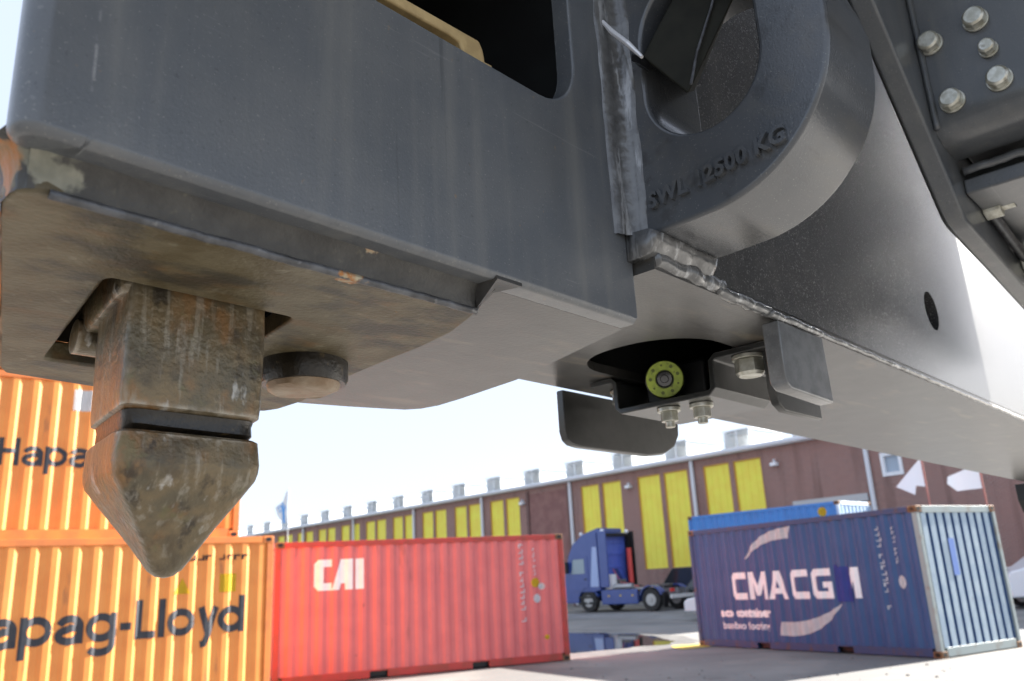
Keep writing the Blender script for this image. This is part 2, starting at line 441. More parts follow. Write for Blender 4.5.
def stroke_word(word, cap, wt):
    """heavy grotesque lettering drawn as broad strokes; every stroke a hair in front of the last"""
    bm = bmesh.new(); k = [0]
    xh = cap * .72; h = wt / 2
    def rib(pts):
        P = [Vector(p) for p in pts]; A = []; B = []
        for i, p in enumerate(P):
            t = (P[min(i + 1, len(P) - 1)] - P[max(i - 1, 0)]).normalized(); n = Vector((-t.y, t.x)) * h
            A.append(p + n); B.append(p - n)
        y = -.0004 * k[0]; k[0] += 1
        va = [bm.verts.new((p.x, y, p.y)) for p in A]; vb = [bm.verts.new((p.x, y, p.y)) for p in B]
        for i in range(len(P) - 1): bm.faces.new((va[i], vb[i], vb[i + 1], va[i + 1]))
    def arc_(cx, cy, rx, ry, a0, a1, n=14):
        return [(cx + rx * math.cos(R(a0 + (a1 - a0) * i / n)), cy + ry * math.sin(R(a0 + (a1 - a0) * i / n))) for i in range(n + 1)]
    x = 0.0
    rx, ry = xh * .46, xh / 2 - h
    for ch in word:
        if ch == 'H': rib([(x + h, 0), (x + h, cap)]); rib([(x + cap * .66, 0), (x + cap * .66, cap)]); rib([(x + h, cap * .52), (x + cap * .66, cap * .52)]); x += cap * .66 + h + wt * .8
        elif ch == 'L': rib([(x + h, 0), (x + h, cap)]); rib([(x + h, h), (x + cap * .58, h)]); x += cap * .58 + wt * .55
        elif ch == 'l': rib([(x + h, 0), (x + h, cap)]); x += wt * 1.75
        elif ch == '-': rib([(x, xh * .48), (x + cap * .3, xh * .48)]); x += cap * .3 + wt * .7
        elif ch in 'dpgo':
            c = x + rx + h * .2
            rib(arc_(c, xh / 2, rx, ry, 0, 360, 28))
            e = c + rx
            if ch == 'd': rib([(e, 0), (e, cap)])
            if ch == 'p': rib([(c - rx, xh), (c - rx, -cap * .3)])
            if ch == 'g': rib([(e, xh), (e, -cap * .06)] + arc_(c, -cap * .06, rx, cap * .2, 0, -150, 12)[1:])
            x = e + wt * 1.15
        elif ch == 'a':
            c = x + rx + h * .2; e = c + rx * .86
            rib(arc_(c, xh - h - rx * .62, rx * .86, rx * .62, 165, 0, 12) + [(e, 0)])
            rib([(e, xh * .56), (c, xh * .55)] + arc_(c, xh * .30, rx * .9, xh * .30 - h + .25 * h, 90, 270, 12)[1:] + [(c + rx * .3, h * .8), (e, xh * .28)])
            x = e + wt * 1.2
        elif ch == 'y':
            rib([(x + h * .9, xh), (x + cap * .30, 0.02 * cap)]); rib([(x + cap * .56, xh), (x + cap * .27, -cap * .12), (x + cap * .2, -cap * .25), (x + h * .9, -cap * .27)]); x += cap * .56 + wt * .75
    return bm, x

def word(root, xs, m, txt, x_end, z, cap, wt, sx=1.0, start=False):
    bm, w_ = stroke_word(txt, cap, wt)
    for v in bm.verts: v.co.x = v.co.x * sx + (x_end if start else x_end - w_ * sx); v.co.z += z
    lo = min(v.co.x for v in bm.verts); hi = max(v.co.x for v in bm.verts)
    for q in xs:
        if lo < q < hi: bmesh.ops.bisect_plane(bm, geom=bm.verts[:] + bm.edges[:] + bm.faces[:], plane_co=(q, 0, 0), plane_no=(1, 0, 0))
    for v in bm.verts: v.co.y += .012 + prof(v.co.x) - .004
    return link("lettering", bm, m, root)

def fine_print(root, xs, m, x, z, size, lens, vertical=True):
    """a column (or row) of stencilled characters too small to read: short worn strokes"""
    bm = bmesh.new(); p = 0; rn = random.Random(int(x * 100))
    for k in lens:
        if k:
            a = size * (.55 + .35 * rn.random()); h = size * .62
            x0, z0 = (x, z - p) if vertical else (x + p, z)
            if rn.random() < .5:
                prism([(x0, z0), (x0 + a, z0), (x0 + a, z0 + h), (x0 + a * .7, z0 + h), (x0 + a * .7, z0 + h * .3), (x0, z0 + h * .3)], -.001, .001, 'y', bm=bm)
            else:
                prism([(x0, z0), (x0 + a * .35, z0), (x0 + a * .35, z0 + h * .7), (x0 + a, z0 + h * .7), (x0 + a, z0 + h), (x0, z0 + h)], -.001, .001, 'y', bm=bm)
        p += size * .88
    on_panel(bm, xs, .012, .006)
    return link("stencil_marks", bm, m, root)

ORANGE = mat("orange_container_paint", (.76, .28, .06), .5, 0, (.70, .24, .05), 2.2, layers=[((.30, .12, .05), 5, .62, .74, (1, 1, .22), .6), ((.22, .09, .04), 14, .7, .77, (1, 1, .35), .7), ((.75, .32, .1), 3, .55, .7, (1, 1, .2), .4)])
ORF = mat("orange_frame_paint", (.66, .2, .04), .5, 0, (.5, .15, .04), 3)
REDP = mat("red_container_paint", (.70, .17, .16), .5, 0, (.65, .15, .145), 2, layers=[((.36, .10, .08), 5, .60, .74, (1, 1, .2), .6), ((.2, .06, .05), 14, .69, .76, (1, 1, .4), .7), ((.6, .14, .12), 3, .58, .72, (1, 1, .15), .4)])
REDF = mat("red_frame_paint", (.5, .055, .045), .5, 0, (.36, .06, .04), 4)
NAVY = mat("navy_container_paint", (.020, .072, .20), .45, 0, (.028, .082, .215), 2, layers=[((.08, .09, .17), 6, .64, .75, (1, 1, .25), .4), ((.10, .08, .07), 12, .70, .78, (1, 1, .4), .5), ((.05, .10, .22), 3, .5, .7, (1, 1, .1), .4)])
NAVF = mat("navy_frame_paint", (.03, .06, .15), .5, 0, (.10, .06, .05), 7, lo=.5, hi=.72)
NAVE = mat("grey_blue_end_paint", (.36, .45, .52), .5, 0, (.28, .37, .46), 3, layers=[((.22, .16, .1), 10, .68, .76, (1, 1, .4), .5)])
NAVEF = mat("pale_end_frame_paint", (.30, .35, .35), .5, 0, (.24, .22, .18), 4, lo=.5, hi=.75)
BLUE = mat("bright_blue_container_paint", (.05, .22, .58), .5, 0, (.05, .19, .5), 2)
BLUE_SUNLIT = mat("sunlit_blue_end", (.5, .62, .75), .5, 0, (.4, .54, .72), 3)  # washed-out copy of the blue: sunlight put into the end's colour
WHITE = mat("white_lettering", (.88, .89, .9), .55, 0, (.80, .81, .82), 5)
BLKLET = mat("black_lettering", (.018, .02, .03), .5, 0, (.03, .032, .04), 6)
YLET = mat("yellow_sticker", (.8, .55, .02), .5)
PATCH = mat("royal_blue_repair_patch", (.05, .09, .42), .45, 0, (.06, .1, .46), 3)

L20, L40 = 6.058, 12.192
def place(x, y, az): return (x, y, 0), math.pi / 2 - az

# red
o_, rz_ = place(-4.71, 16.2, R(67.2))
red, xs = container("red twenty foot container with white CAI lettering standing on the ground", o_, rz_, L20, REDP, REDF)
bm = bmesh.new()
def cai():
    """the heavy three-letter mark: C, open-legged A, I"""
    def add(pts): prism(pts, -.001, .001, 'y', bm=bm)
    add([(0, .1), (.08, 0), (.36, 0), (.36, .17), (.19, .17), (.19, .55), (.36, .55), (.36, .72), (.08, .72), (0, .62)])
    add([(.36, 0), (.55, .72), (.80, .72), (.80, 0), (.64, 0), (.64, .15), (.56, .15), (.515, 0)])
    add([(.86, 0), (1.03, 0), (1.03, .72), (.86, .72)])
cai()
for v in bm.verts: v.co.y = 0
bmesh.ops.remove_doubles(bm, verts=bm.verts, dist=1e-5)
bmesh.ops.scale(bm, vec=(.93, 1, .80), verts=bm.verts); shift(bm, .74, 1.66); on_panel(bm, xs, .012)
link("lettering", bm, WHITE, red)
fine_print(red, xs, WHITE, 5.0, 2.32, .13, [1] * 4 + [0] + [1] * 7 + [0, 1])
fine_print(red, xs, WHITE, 5.32, 2.25, .08, [1] * 4 + [0] + [1] * 3)
for (x, z, s, m_) in ((5.36, 1.6, .10, YLET), (5.5, 1.52, .07, WHITE), (5.38, 1.28, .09, WHITE), (5.56, .5, .05, YLET)):
    b = prism(circ(x, z, s, 14), -.001, .001, 'y'); on_panel(b, xs, .012, .006); link("sticker", b, m_, red)

# orange stack
oaz = R(54)
od = Vector((math.sin(oaz), math.cos(oaz), 0)); on = Vector((-od.y, od.x, 0))
c_low = at_depth(273.5, 560, 14.3); c_low.z = 0
def orange(label, corner, L, z):
    p = corner - od * L; p.z = z
    return container(label, p, math.pi / 2 - oaz, L, ORANGE, ORF, group="orange containers stacked three high")
lo_, xs = orange("orange container with large black lettering at the bottom of the stack", c_low, L40, 0)
word(lo_, xs, BLKLET, "Hapag-Lloyd", L40 - .40, 1.10, .56, .105, .86)
b = prism([(0, 0), (.24, 0), (.12, .24)], -.001, .001, 'y'); shift(b, L40 - 1.56, 1.72); on_panel(b, xs, .012); link("sticker", b, YLET, lo_)
b = prism([(0, 0), (.26, 0), (.26, .28), (0, .28)], -.001, .001, 'y'); shift(b, L40 - .86, 1.72); on_panel(b, xs, .012); link("sticker", b, YLET, lo_)
fine_print(lo_, xs, BLKLET, L40 - 1.45, 2.22, .13, [1] * 4 + [0] + [1] * 4, False)
mid_, xs = orange("orange container with smaller black lettering on the middle tier of the stack", c_low - od * .42 + on * .55, L40, CONT_H + .01)
dq = ray(-4, 468); cq = c_low - od * .42 + on * .55
tq = (cq - CP).dot(on) / dq.dot(on); xq = (CP + dq * tq - cq).dot(od) + L40
word(mid_, xs, BLKLET, "Hapag-Lloyd", xq, 1.12, .42, .072, .9, True)
b = prism([(0, 0), (.3, 0), (.3, .34), (0, .34)], -.001, .001, 'y'); shift(b, L40 - 2.72, 2.02); on_panel(b, xs, .012); link("sticker", b, WHITE, mid_)
top_, xs = orange("orange container without visible lettering on top of the stack", c_low - od * .42 + on * .55, L40, 2 * CONT_H + .02)

# navy
caz = -0.538932 + math.pi   # from the far left corner towards the near right corner
near = Vector((7.06088813, 15.1992976, 0))
cd = Vector((math.sin(caz), math.cos(caz), 0))
o_ = near - cd * L20
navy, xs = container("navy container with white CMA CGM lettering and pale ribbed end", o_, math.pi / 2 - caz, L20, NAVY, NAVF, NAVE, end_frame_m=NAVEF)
kb = dict(sx=1.12, bold=.028, spacing=1.06)
def fit(root, txt, x0, x1, z, size, **k):
    b = text_bm(txt, size, **k); w0 = min(v.co.x for v in b.verts); w1 = max(v.co.x for v in b.verts)
    f = (x1 - x0) / (w1 - w0)
    for v in b.verts: v.co.x = (v.co.x - w0) * f
    shift(b, x0, z); on_panel(b, xs, .012); return link("lettering", b, WHITE, root)
GL = {
 'C': ([(.12, 0), (1, 0), (1, .24), (.3, .24), (.24, .32), (.24, .68), (.3, .76), (1, .76), (1, 1), (.12, 1), (0, .86), (0, .14)], []),
 'M': ([(0, 0), (.22, 0), (.22, .58), (.42, .14), (.58, .14), (.78, .58), (.78, 0), (1, 0), (1, 1), (.72, 1), (.5, .5), (.28, 1), (0, 1)], []),
 'A': ([(0, 0), (.26, 0), (.33, .19), (.67, .19), (.74, 0), (1, 0), (.64, 1), (.36, 1)], [[(.41, .39), (.59, .39), (.5, .68)]]),
 'G': ([(.12, 0), (1, 0), (1, .56), (.52, .56), (.52, .36), (.76, .36), (.76, .24), (.3, .24), (.24, .32), (.24, .68), (.3, .76), (.98, .76), (.98, 1), (.12, 1), (0, .86), (0, .14)], []),
}
for ch, x0, x1 in (('C', 1.25, 1.70), ('M', 1.76, 2.28), ('A', 2.30, 2.84), ('C', 2.93, 3.40), ('G', 3.47, 3.98), ('M', 4.05, 4.60)):
    f = lambda pt: (x0 + pt[0] * (x1 - x0), 1.01 + pt[1] * .57)
    bm = prism([f(q) for q in GL[ch][0]], 0, .0002, 'y', [[f(q) for q in h] for h in GL[ch][1]])
    bmesh.ops.delete(bm, geom=[fc for fc in bm.faces if abs(fc.normal.y) < .5 or fc.calc_center_median().y > .0001], context='FACES')
    on_panel(bm, xs, .012); link("lettering", bm, WHITE, navy)
b = prism([(4.03, .95), (4.05, 1.62), (4.13, 1.66), (4.16, 1.60), (4.40, 1.60), (4.42, .95)], -.001, .001, 'y'); on_panel(b, xs, .012, .010); link("repair_patch", b, PATCH, navy)
fit(navy, "eco container", .80, 2.30, .66, .24, bold=.016)
fit(navy, "bamboo flooring", .86, 2.22, .40, .21, bold=.004)
def arc(pts_o, pts_i):
    b = prism(pts_o + pts_i[::-1], -.001, .001, 'y'); on_panel(b, xs, .012); link("logo_arc", b, WHITE, navy)
def bez(p0, p1, p2, n=10):
    return [tuple((1 - t) ** 2 * a + 2 * t * (1 - t) * b_ + t * t * c for a, b_, c in zip(p0, p1, p2)) for t in [i / n for i in range(n + 1)]]
arc(bez((1.74, 1.86), (2.05, 2.44), (3.12, 2.46)), bez((1.77, 1.86), (2.2, 2.24), (3.02, 2.22)))
arc(bez((2.46, .30), (3.5, .18), (4.12, .90)), bez((2.56, .56), (3.4, .52), (4.09, .90)))
fine_print(navy, xs, WHITE, 5.12, 2.22, .115, [1] * 4 + [0] + [1] * 7 + [0, 0, 1])
fine_print(navy, xs, WHITE, 5.45, 2.2, .085, [1] * 4 + [0] + [1] * 4)
b = prism(circ(5.52, 1.28, .085, 14, .12), -.001, .001, 'y'); on_panel(b, xs, .012, .006); link("sticker", b, WHITE, navy)
b = prism([(.80, 1.35), (.97, 1.35), (.97, 2.0), (.80, 2.0)], L20 - .018, L20 - .014, 'x'); link("sticker", b, mat('faded_blue_patch', (.12, .22, .55), .5), navy)

# bright blue container carried on a trailer behind the navy one
baz = R(180 - 44)
bd = Vector((math.sin(baz), math.cos(baz), 0))
TR_Z = 1.25
pt = at_depth(838, 500.5, 28.2)
bo = Vector((pt.x, pt.y, 0)) - bd * L20
top_z = pt.z
blue, xs = container("bright blue container with a pale end riding on a trailer behind the navy container", (bo.x, bo.y, top_z - CONT_H), math.pi / 2 - baz, L20, BLUE, BLUE, BLUE_SUNLIT, end_frame_m=BLUE_SUNLIT)
b = prism(circ(L20 - .62, 2.28, .16, 16), -.001, .001, 'y'); on_panel(b, xs, .012); link("sticker", b, YLET, blue)
RUBBER = mat("tyre_rubber", (.02, .02, .021), .8, 0, (.04, .038, .035), 12)
RIM = mat("grey_wheel_rim", (.5, .5, .5), .35, .5, (.38, .37, .36), 15)
STEEL = mat("grey_chassis_steel", (.2, .2, .21), .5, .2, (.12, .115, .11), 6)

def wheel(parent, loc, r, wdt, name="wheel"):
    """axis along y"""
    secs = []; n = 28
    for (rr, y) in ((r * .62, -wdt / 2), (r * .93, -wdt / 2), (r, -wdt * .33), (r, wdt * .33), (r * .93, wdt / 2), (r * .62, wdt / 2)):
        secs.append([(loc[0] + rr * math.cos(2 * math.pi * i / n), loc[1] + y, loc[2] + rr * math.sin(2 * math.pi * i / n)) for i in range(n)])
    wo = link(name, loft(secs), RUBBER, parent, smooth=40)
    bm = bmesh.new()
    for s in (-1, 1):
        cyl(bm, (loc[0], loc[1] + s * wdt * .36, loc[2]), (loc[0], loc[1] + s * (wdt / 2 + .004), loc[2]), r * .60, r * .52, n=20)
        cyl(bm, (loc[0], loc[1] + s * wdt * .4, loc[2]), (loc[0], loc[1] + s * (wdt / 2 + .05), loc[2]), r * .22, r * .18, n=14)
    link("rim", bm, RIM, wo, smooth=40)
    return wo

trl = empty("container_trailer", (bo.x, bo.y, 0), math.pi / 2 - baz, "grey container trailer under the bright blue container", "trailer")
th = top_z - CONT_H
bm = bmesh.new()
for y in (.6, 1.75): box(bm, .2, L20 - .2, y - .07, y + .07, th - .38, th - .12)
for x in (.3, 2, 4, L20 - .3): box(bm, x - .12, x + .12, .1, CONT_W - .1, th - .118, th - .004)
link("frame", bm, STEEL, trl)
for x in (3.2, 4.5):
    for y in (.28, 2.15): wheel(trl, (x, y, .5), .5, .34)
link("landing_leg", boxbm(.9, 1.05, .5, .64, .02, th - .39), STEEL, trl)
link("landing_leg", boxbm(.9, 1.05, 1.7, 1.84, .02, th - .39), STEEL, trl)
link("rear_light", boxbm(L20 - .19, L20 - .1, .2, .6, th - .3, th - .18), REDP, trl)

# =================================================================== BRICK WAREHOUSE
WH_P = Vector((9.0268355, 47.0, 0)); WH_D = Vector((0.66271531, -0.74887143, 0))
wh = empty("brick_warehouse", WH_P, math.atan2(WH_D.y, WH_D.x), "long brick warehouse with tall yellow doors and white downpipes", "warehouse")
def brick_mat():
    m = bpy.data.materials.new("red_brown_brick"); m.use_nodes = True
    N = m.node_tree.nodes; L = m.node_tree.links; b = N["Principled BSDF"]
    tc = N.new("ShaderNodeTexCoord"); mp = N.new("ShaderNodeMapping"); mp.inputs["Rotation"].default_value = (R(90), 0, 0)
    L.new(tc.outputs["Object"], mp.inputs[0])
    br = N.new("ShaderNodeTexBrick"); br.inputs["Scale"].default_value = 1.0
    br.inputs["Brick Width"].default_value = .24; br.inputs["Row Height"].default_value = .075; br.inputs["Mortar Size"].default_value = .012
    br.inputs["Color1"].default_value = (.29, .135, .11, 1); br.inputs["Color2"].default_value = (.22, .10, .085, 1); br.inputs["Mortar"].default_value = (.36, .30, .27, 1)
    L.new(mp.outputs[0], br.inputs["Vector"])
    nz = N.new("ShaderNodeTexNoise"); nz.inputs["Scale"].default_value = .5; nz.inputs["Detail"].default_value = 6
    L.new(tc.outputs["Object"], nz.inputs["Vector"])
    mr = N.new("ShaderNodeMapRange"); mr.inputs[1].default_value = .35; mr.inputs[2].default_value = .7; mr.inputs[3].default_value = 0; mr.inputs[4].default_value = .75
    L.new(nz.outputs["Fac"], mr.inputs[0])
    mx = N.new("ShaderNodeMix"); mx.data_type = 'RGBA'; L.new(mr.outputs[0], mx.inputs[0]); L.new(br.outputs["Color"], mx.inputs[6]); mx.inputs[7].default_value = (.33, .19, .16, 1)
    mp2 = N.new("ShaderNodeMapping"); mp2.inputs["Scale"].default_value = (1, 1, .08); L.new(tc.outputs["Object"], mp2.inputs[0])
    n2 = N.new("ShaderNodeTexNoise"); n2.inputs["Scale"].default_value = 1.6; n2.inputs["Detail"].default_value = 5; L.new(mp2.outputs[0], n2.inputs["Vector"])
    r2 = N.new("ShaderNodeMapRange"); r2.inputs[1].default_value = .52; r2.inputs[2].default_value = .72; r2.inputs[4].default_value = .6; L.new(n2.outputs["Fac"], r2.inputs[0])
    m2 = N.new("ShaderNodeMix"); m2.data_type = 'RGBA'; L.new(r2.outputs[0], m2.inputs[0]); L.new(mx.outputs[2], m2.inputs[6]); m2.inputs[7].default_value = (.12, .07, .06, 1)
    L.new(m2.outputs[2], b.inputs["Base Color"]); b.inputs["Roughness"].default_value = .9
    return m
BRICK = brick_mat()
YDOOR = mat("yellow_door_paint", (.88, .82, .09), .5, 0, (.87, .74, .08), 1.2, layers=[((.84, .62, .05), .4, .5, .75, (1, 1, 2), .5)])
YFRAME = mat("orange_door_frame", (.62, .33, .07), .6)
FASC = mat("white_fascia", (.80, .82, .84), .6)
PIPE = mat("white_downpipe", (.68, .70, .74), .5)
ROOFM = mat("pale_roof_sheet", (.55, .58, .62), .5, 0, (.48, .5, .53), 1)
GLASSV = mat("milky_roof_glazing", (.84, .87, .88), .3, 0, (.78, .82, .84), 2)
S0, S1, WH_H = -84.0, 26.0, 7.6
pairs = [(1.60, 5.25), (-3.15, .52), (-7.85, -4.46)] + [(-16.9 - 4.2 * i, -13.75 - 4.2 * i) for i in range(12)]
holes = []; doors = []
for a, b_ in pairs:
    c = (a + b_) / 2; hw = (b_ - a) / 2
    doors += [(a, c - .13), (c + .13, b_)]
for a, b_ in doors: holes.append([(a, 1.95), (b_, 1.95), (b_, 7.2), (a, 7.2)])
WIN = (11.55, 12.40, 5.45, 6.4)
holes.append([(WIN[0], WIN[2]), (WIN[1], WIN[2]), (WIN[1], WIN[3]), (WIN[0], WIN[3])])
GATE = (6.95, 10.5, .05, 4.4)
holes.append([(GATE[0], GATE[2]), (GATE[1], GATE[2]), (GATE[1], GATE[3]), (GATE[0], GATE[3])])
link("wall", prism([(S0, 0), (S1, 0), (S1, WH_H), (S0, WH_H)], 0, .35, 'y', holes), BRICK, wh)
bm = bmesh.new(); box(bm, S1 - .35, S1, .352, 30, 0, WH_H); box(bm, S0, S0 + .35, .352, 30, 0, WH_H); box(bm, S0, S1, 30.002, 30.35, 0, WH_H)
link("wall", bm, BRICK, wh)
for a, b_ in doors:
    d = link("door", boxbm(a + .062, b_ - .062, .10, .16, 1.952, 7.14), YDOOR, wh)
    bm = bmesh.new()
    box(bm, a + .002, a + .06, .03, .2, 1.952, 7.198); box(bm, b_ - .06, b_ - .002, .03, .2, 1.952, 7.198); box(bm, a + .061, b_ - .061, .03, .2, 7.142, 7.198)
    link("door_frame", bm, YFRAME, d)
    bm = bmesh.new()
    for i in range(1, 4):
        x = a + (b_ - a) * i / 4; box(bm, x - .012, x + .012, .088, .0995, 2.0, 7.1)
    link("door_batten", bm, YDOOR, d)
wi = link("window", boxbm(WIN[0] + .1, WIN[1] - .1, .12, .15, WIN[2] + .1, WIN[3] - .1), mat("window_glass", (.35, .42, .5), .08), wh)
link("window_frame", prism([(WIN[0] - .06, WIN[2] - .06), (WIN[1] + .06, WIN[2] - .06), (WIN[1] + .06, WIN[3] + .06), (WIN[0] - .06, WIN[3] + .06)], -.05, .119, 'y',
     [[(WIN[0] + .1, WIN[2] + .1), (WIN[1] - .1, WIN[2] + .1), (WIN[1] - .1, WIN[3] - .1), (WIN[0] + .1, WIN[3] - .1)]]), FASC, wi)
gt = link("gate", boxbm(GATE[0] + .05, GATE[1] - .05, .15, .2, .06, GATE[3] - .02), mat("grey_roller_gate", (.4, .42, .44), .5), wh)
link("lintel", boxbm(GATE[0] - .15, GATE[1] + .15, -.12, -.003, GATE[3], GATE[3] + .35), mat("grey_lintel", (.5, .5, .5), .7), gt)
for s in (-63.5, -54.2, -44.9, -35.6, -26.3, -17.7, -8.7, .93, 10.9, 20.2):
    link("downpipe", cylbm((s, -.12, .1), (s, -.12, WH_H - .02), .11, n=12), PIPE, wh, smooth=40)
link("blind_bay", prism([(-12.7, .05), (-9.1, .05), (-9.1, 7.2), (-12.7, 7.2)], -.03, -.003, 'y'), mat("dark_brick_infill", (.22, .11, .10), .9, 0, (.28, .15, .13), 1.5), wh)
for s in (-12.85, -8.95):
    link("pilaster", boxbm(s - .12, s + .12, -.1, -.003, .02, 7.4), mat("brown_pilaster", (.16, .09, .08), .8), wh)
link("plinth", boxbm(S0, S1, -.07, -.003, .005, .75), mat("concrete_plinth", (.3, .29, .28), .9, 0, (.2, .19, .18), 1.2), wh)
for s in (-13.3, -3.75, 6.1, 13.9):
    l_ = link("wall_lamp", boxbm(s - .18, s + .18, -.32, -.02, 6.6, 6.78), FASC, wh, bevel=.03)
    link("lamp_bracket", boxbm(s - .03, s + .03, -.2, -.003, 6.79, 6.95), PIPE, l_)
link("fascia", boxbm(S0 - .2, S1 + .2, -.35, .0, WH_H + .002, WH_H + .26), FASC, wh)
link("gutter", boxbm(S0 - .2, S1 + .2, -.5, -.352, WH_H + .06, WH_H + .2), PIPE, wh)
bm = bmesh.new()
loft([[(s, .002, WH_H + .25), (s, 15, WH_H + 2.3), (s, 30.4, WH_H + .25), (s, 30.4, WH_H + .01), (s, .002, WH_H + .01)] for s in (S0 - .2, S1 + .2)], bm=bm)
link("roof", bm, ROOFM, wh)
for i in range(-4, 19):
    s = -1.0 - 4.2 * i
    bm = bmesh.new()
    loft([[(s + dx * q, 1.2, z), (s + dx * q, 4.6, z)] for dx, z, q in ((-.85, WH_H + .3, 1), (-.75, WH_H + 1.35, 1), (.75, WH_H + 1.35, 1), (.85, WH_H + .3, 1))], cap=False, bm=bm, closed=False)
    bmesh.ops.holes_fill(bm, edges=bm.edges)
    v_ = link("roof_light", bm, GLASSV, wh)
    bm = bmesh.new()
    for dx in (-.8, 0, .8): box(bm, s + dx - .025, s + dx + .025, 1.15, 1.19, WH_H + .32, WH_H + 1.4)
    box(bm, s - .88, s + .88, 1.12, 4.68, WH_H + 1.401, WH_H + 1.47)
    link("glazing_bar", bm, FASC, v_)

# =================================================================== TRUCK (tractor unit)
TRB = mat("blue_truck_paint", (.020, .060, .26), .3, 0, (.03, .07, .28), 2, coat=.6)
TRB_LIT = mat("sunlit_blue_cab_back", (.08, .13, .50), .4, 0, (.10, .16, .55), 3)  # lighter copy of the truck blue, sunlight painted on the cab back
GLASS = mat("pale_side_glass", (.25, .33, .38), .06, 0, coat=.5)  # pale colour stands in for the reflection on the side window
rw = ground_at(652, 611.5)
taz = R(-47)
# local x = towards the rear of the truck, y = away from the camera, rear axle (near side) at x = 3.7
tdir = Vector((-math.sin(taz), -math.cos(taz), 0)); tn = Vector((-tdir.y, tdir.x, 0))
tp = rw - tdir * 3.7
trk = empty("truck_tractor", tp, math.atan2(tdir.y, tdir.x), "blue truck tractor without trailer parked before the tall yellow doors", "truck")
def cabsec(y):
    return [(-1.45, y, .45), (-1.5, y, 1.1), (-1.42, y, 1.75), (-1.12, y, 2.75), (-.8, y, 3.3), (-.1, y, 3.75), (.75, y, 3.8), (.78, y, 1.0), (.55, y, 1.0), (.5, y, .95), (-.5, y, .95), (-.62, y, .45)]
link("cab", loft([cabsec(0), cabsec(2.44)]), TRB, trk, bevel=.07, seg=3)
link("side_window", prism([(-1.05, 1.85), (-.82, 2.55), (-.12, 2.55), (-.12, 1.85)], -.012, -.002, 'y'), GLASS, trk)
link("side_window", prism([(-1.05, 1.85), (-.82, 2.55), (-.12, 2.55), (-.12, 1.85)], 2.442, 2.452, 'y'), GLASS, trk)
link("windscreen", prism([(.2, 0), (2.24, 0), (2.2, .95), (.24, .95)], 0, .02, 'x'), GLASS, trk).matrix_local = Matrix.Translation((-1.43, 0, 1.78)) @ Matrix.Rotation(R(16.5), 4, 'Y')
link("roof_fairing", loft([[(-.6, y, 3.56), (-.1, y, 3.82), (.7, y, 4.02), (.76, y, 3.81), (-.1, y, 3.77)] for y in (.25, 2.2)]), TRB, trk, bevel=.04)
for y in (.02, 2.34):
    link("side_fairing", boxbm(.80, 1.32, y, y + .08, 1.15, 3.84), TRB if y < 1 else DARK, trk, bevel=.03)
link("cab_back", boxbm(.782, .84, .14, 2.30, 1.1, 3.7), TRB_LIT, trk, bevel=.03)
bm = bmesh.new()
for z in (1.5, 2.1, 2.75, 3.3): box(bm, .842, .875, .3, 2.0, z - .06, z + .06)
link("back_rib", bm, TRB_LIT, trk, bevel=.02)
link("frame_surround", prism([(.11, 3.72), (2.33, 3.72), (2.33, 1.15), (2.2, 1.15), (2.2, 3.6), (.11, 3.6)], .88, 1.1, 'x'), DARK, trk)
link("exhaust_stack", cylbm((1.22, 2.02, 1.3), (1.22, 2.02, 3.0), .13, n=14), mat("red_stack", (.7, .08, .07), .5), trk, smooth=40)
link("air_filter", cylbm((1.05, .55, 1.05), (1.05, .55, 1.75), .3, n=16), mat("white_tank", (.75, .75, .75), .4), trk, smooth=40)
link("battery_box", boxbm(.95, 1.3, .9, 1.5, 1.0, 1.5), STEEL, trk, bevel=.03)
bm = bmesh.new()
for y in (.75, 1.55): box(bm, -.9, 4.75, y, y + .12, .72, 1.0)
for x in (1.5, 2.6, 4.5): box(bm, x, x + .12, .87, 1.55, .74, .98)
link("chassis", bm, STEEL, trk)
link("deck_plate", boxbm(1.35, 3.0, .5, 1.95, 1.003, 1.06), mat("chequer_plate", (.5, .5, .5), .4, .6), trk)
link("side_skirt", boxbm(.80, 2.95, .03, .12, .35, 1.02), TRB, trk, bevel=.04)
link("side_skirt", boxbm(.80, 2.95, 2.32, 2.41, .35, 1.02), TRB, trk, bevel=.04)
link("fifth_wheel", loft([circ3 for circ3 in ([[(3.6 + .5 * math.cos(2 * math.pi * i / 20), 1.22 + .48 * math.sin(2 * math.pi * i / 20), z) for i in range(20)] for z in (1.12, 1.2)])]), STEEL, trk)
link("fifth_wheel_mount", boxbm(3.3, 3.9, .88, 1.54, 1.002, 1.118), STEEL, trk)
for x in (-.0, 3.7):
    for y in (.16, 2.28): wheel(trk, (x, y, .52), .52, .31)
def mudg(x, y0, y1):
    n = 10; o = [(x + .66 * math.cos(R(20 + 140 * i / n)), .52 + .66 * math.sin(R(20 + 140 * i / n))) for i in range(n + 1)]
    i_ = [(x + .61 * math.cos(R(20 + 140 * i / n)), .52 + .61 * math.sin(R(20 + 140 * i / n))) for i in range(n + 1)]
    return prism(o + i_[::-1], y0, y1, 'y')
for y0, y1 in ((-.02, .4), (2.04, 2.46)):
    link("mudguard", mudg(3.7, y0, y1), TRB, trk)
    link("mudguard", mudg(0, y0, y1), TRB, trk)
    link("tail_light", boxbm(4.76, 4.82, y0 + .05, y1 - .05, .85, 1.0), mat("red_tail_light", (.7, .05, .04), .3), trk)
link("mud_flap", boxbm(4.35, 4.40, .02, .40, .2, .85), BLACK, trk); link("mud_flap", boxbm(4.35, 4.40, 2.04, 2.42, .2, .85), BLACK, trk)
link("bumper", boxbm(4.62, 4.755, .2, 2.2, .55, .72), mat("white_bumper", (.7, .7, .68), .5), trk, bevel=.02)
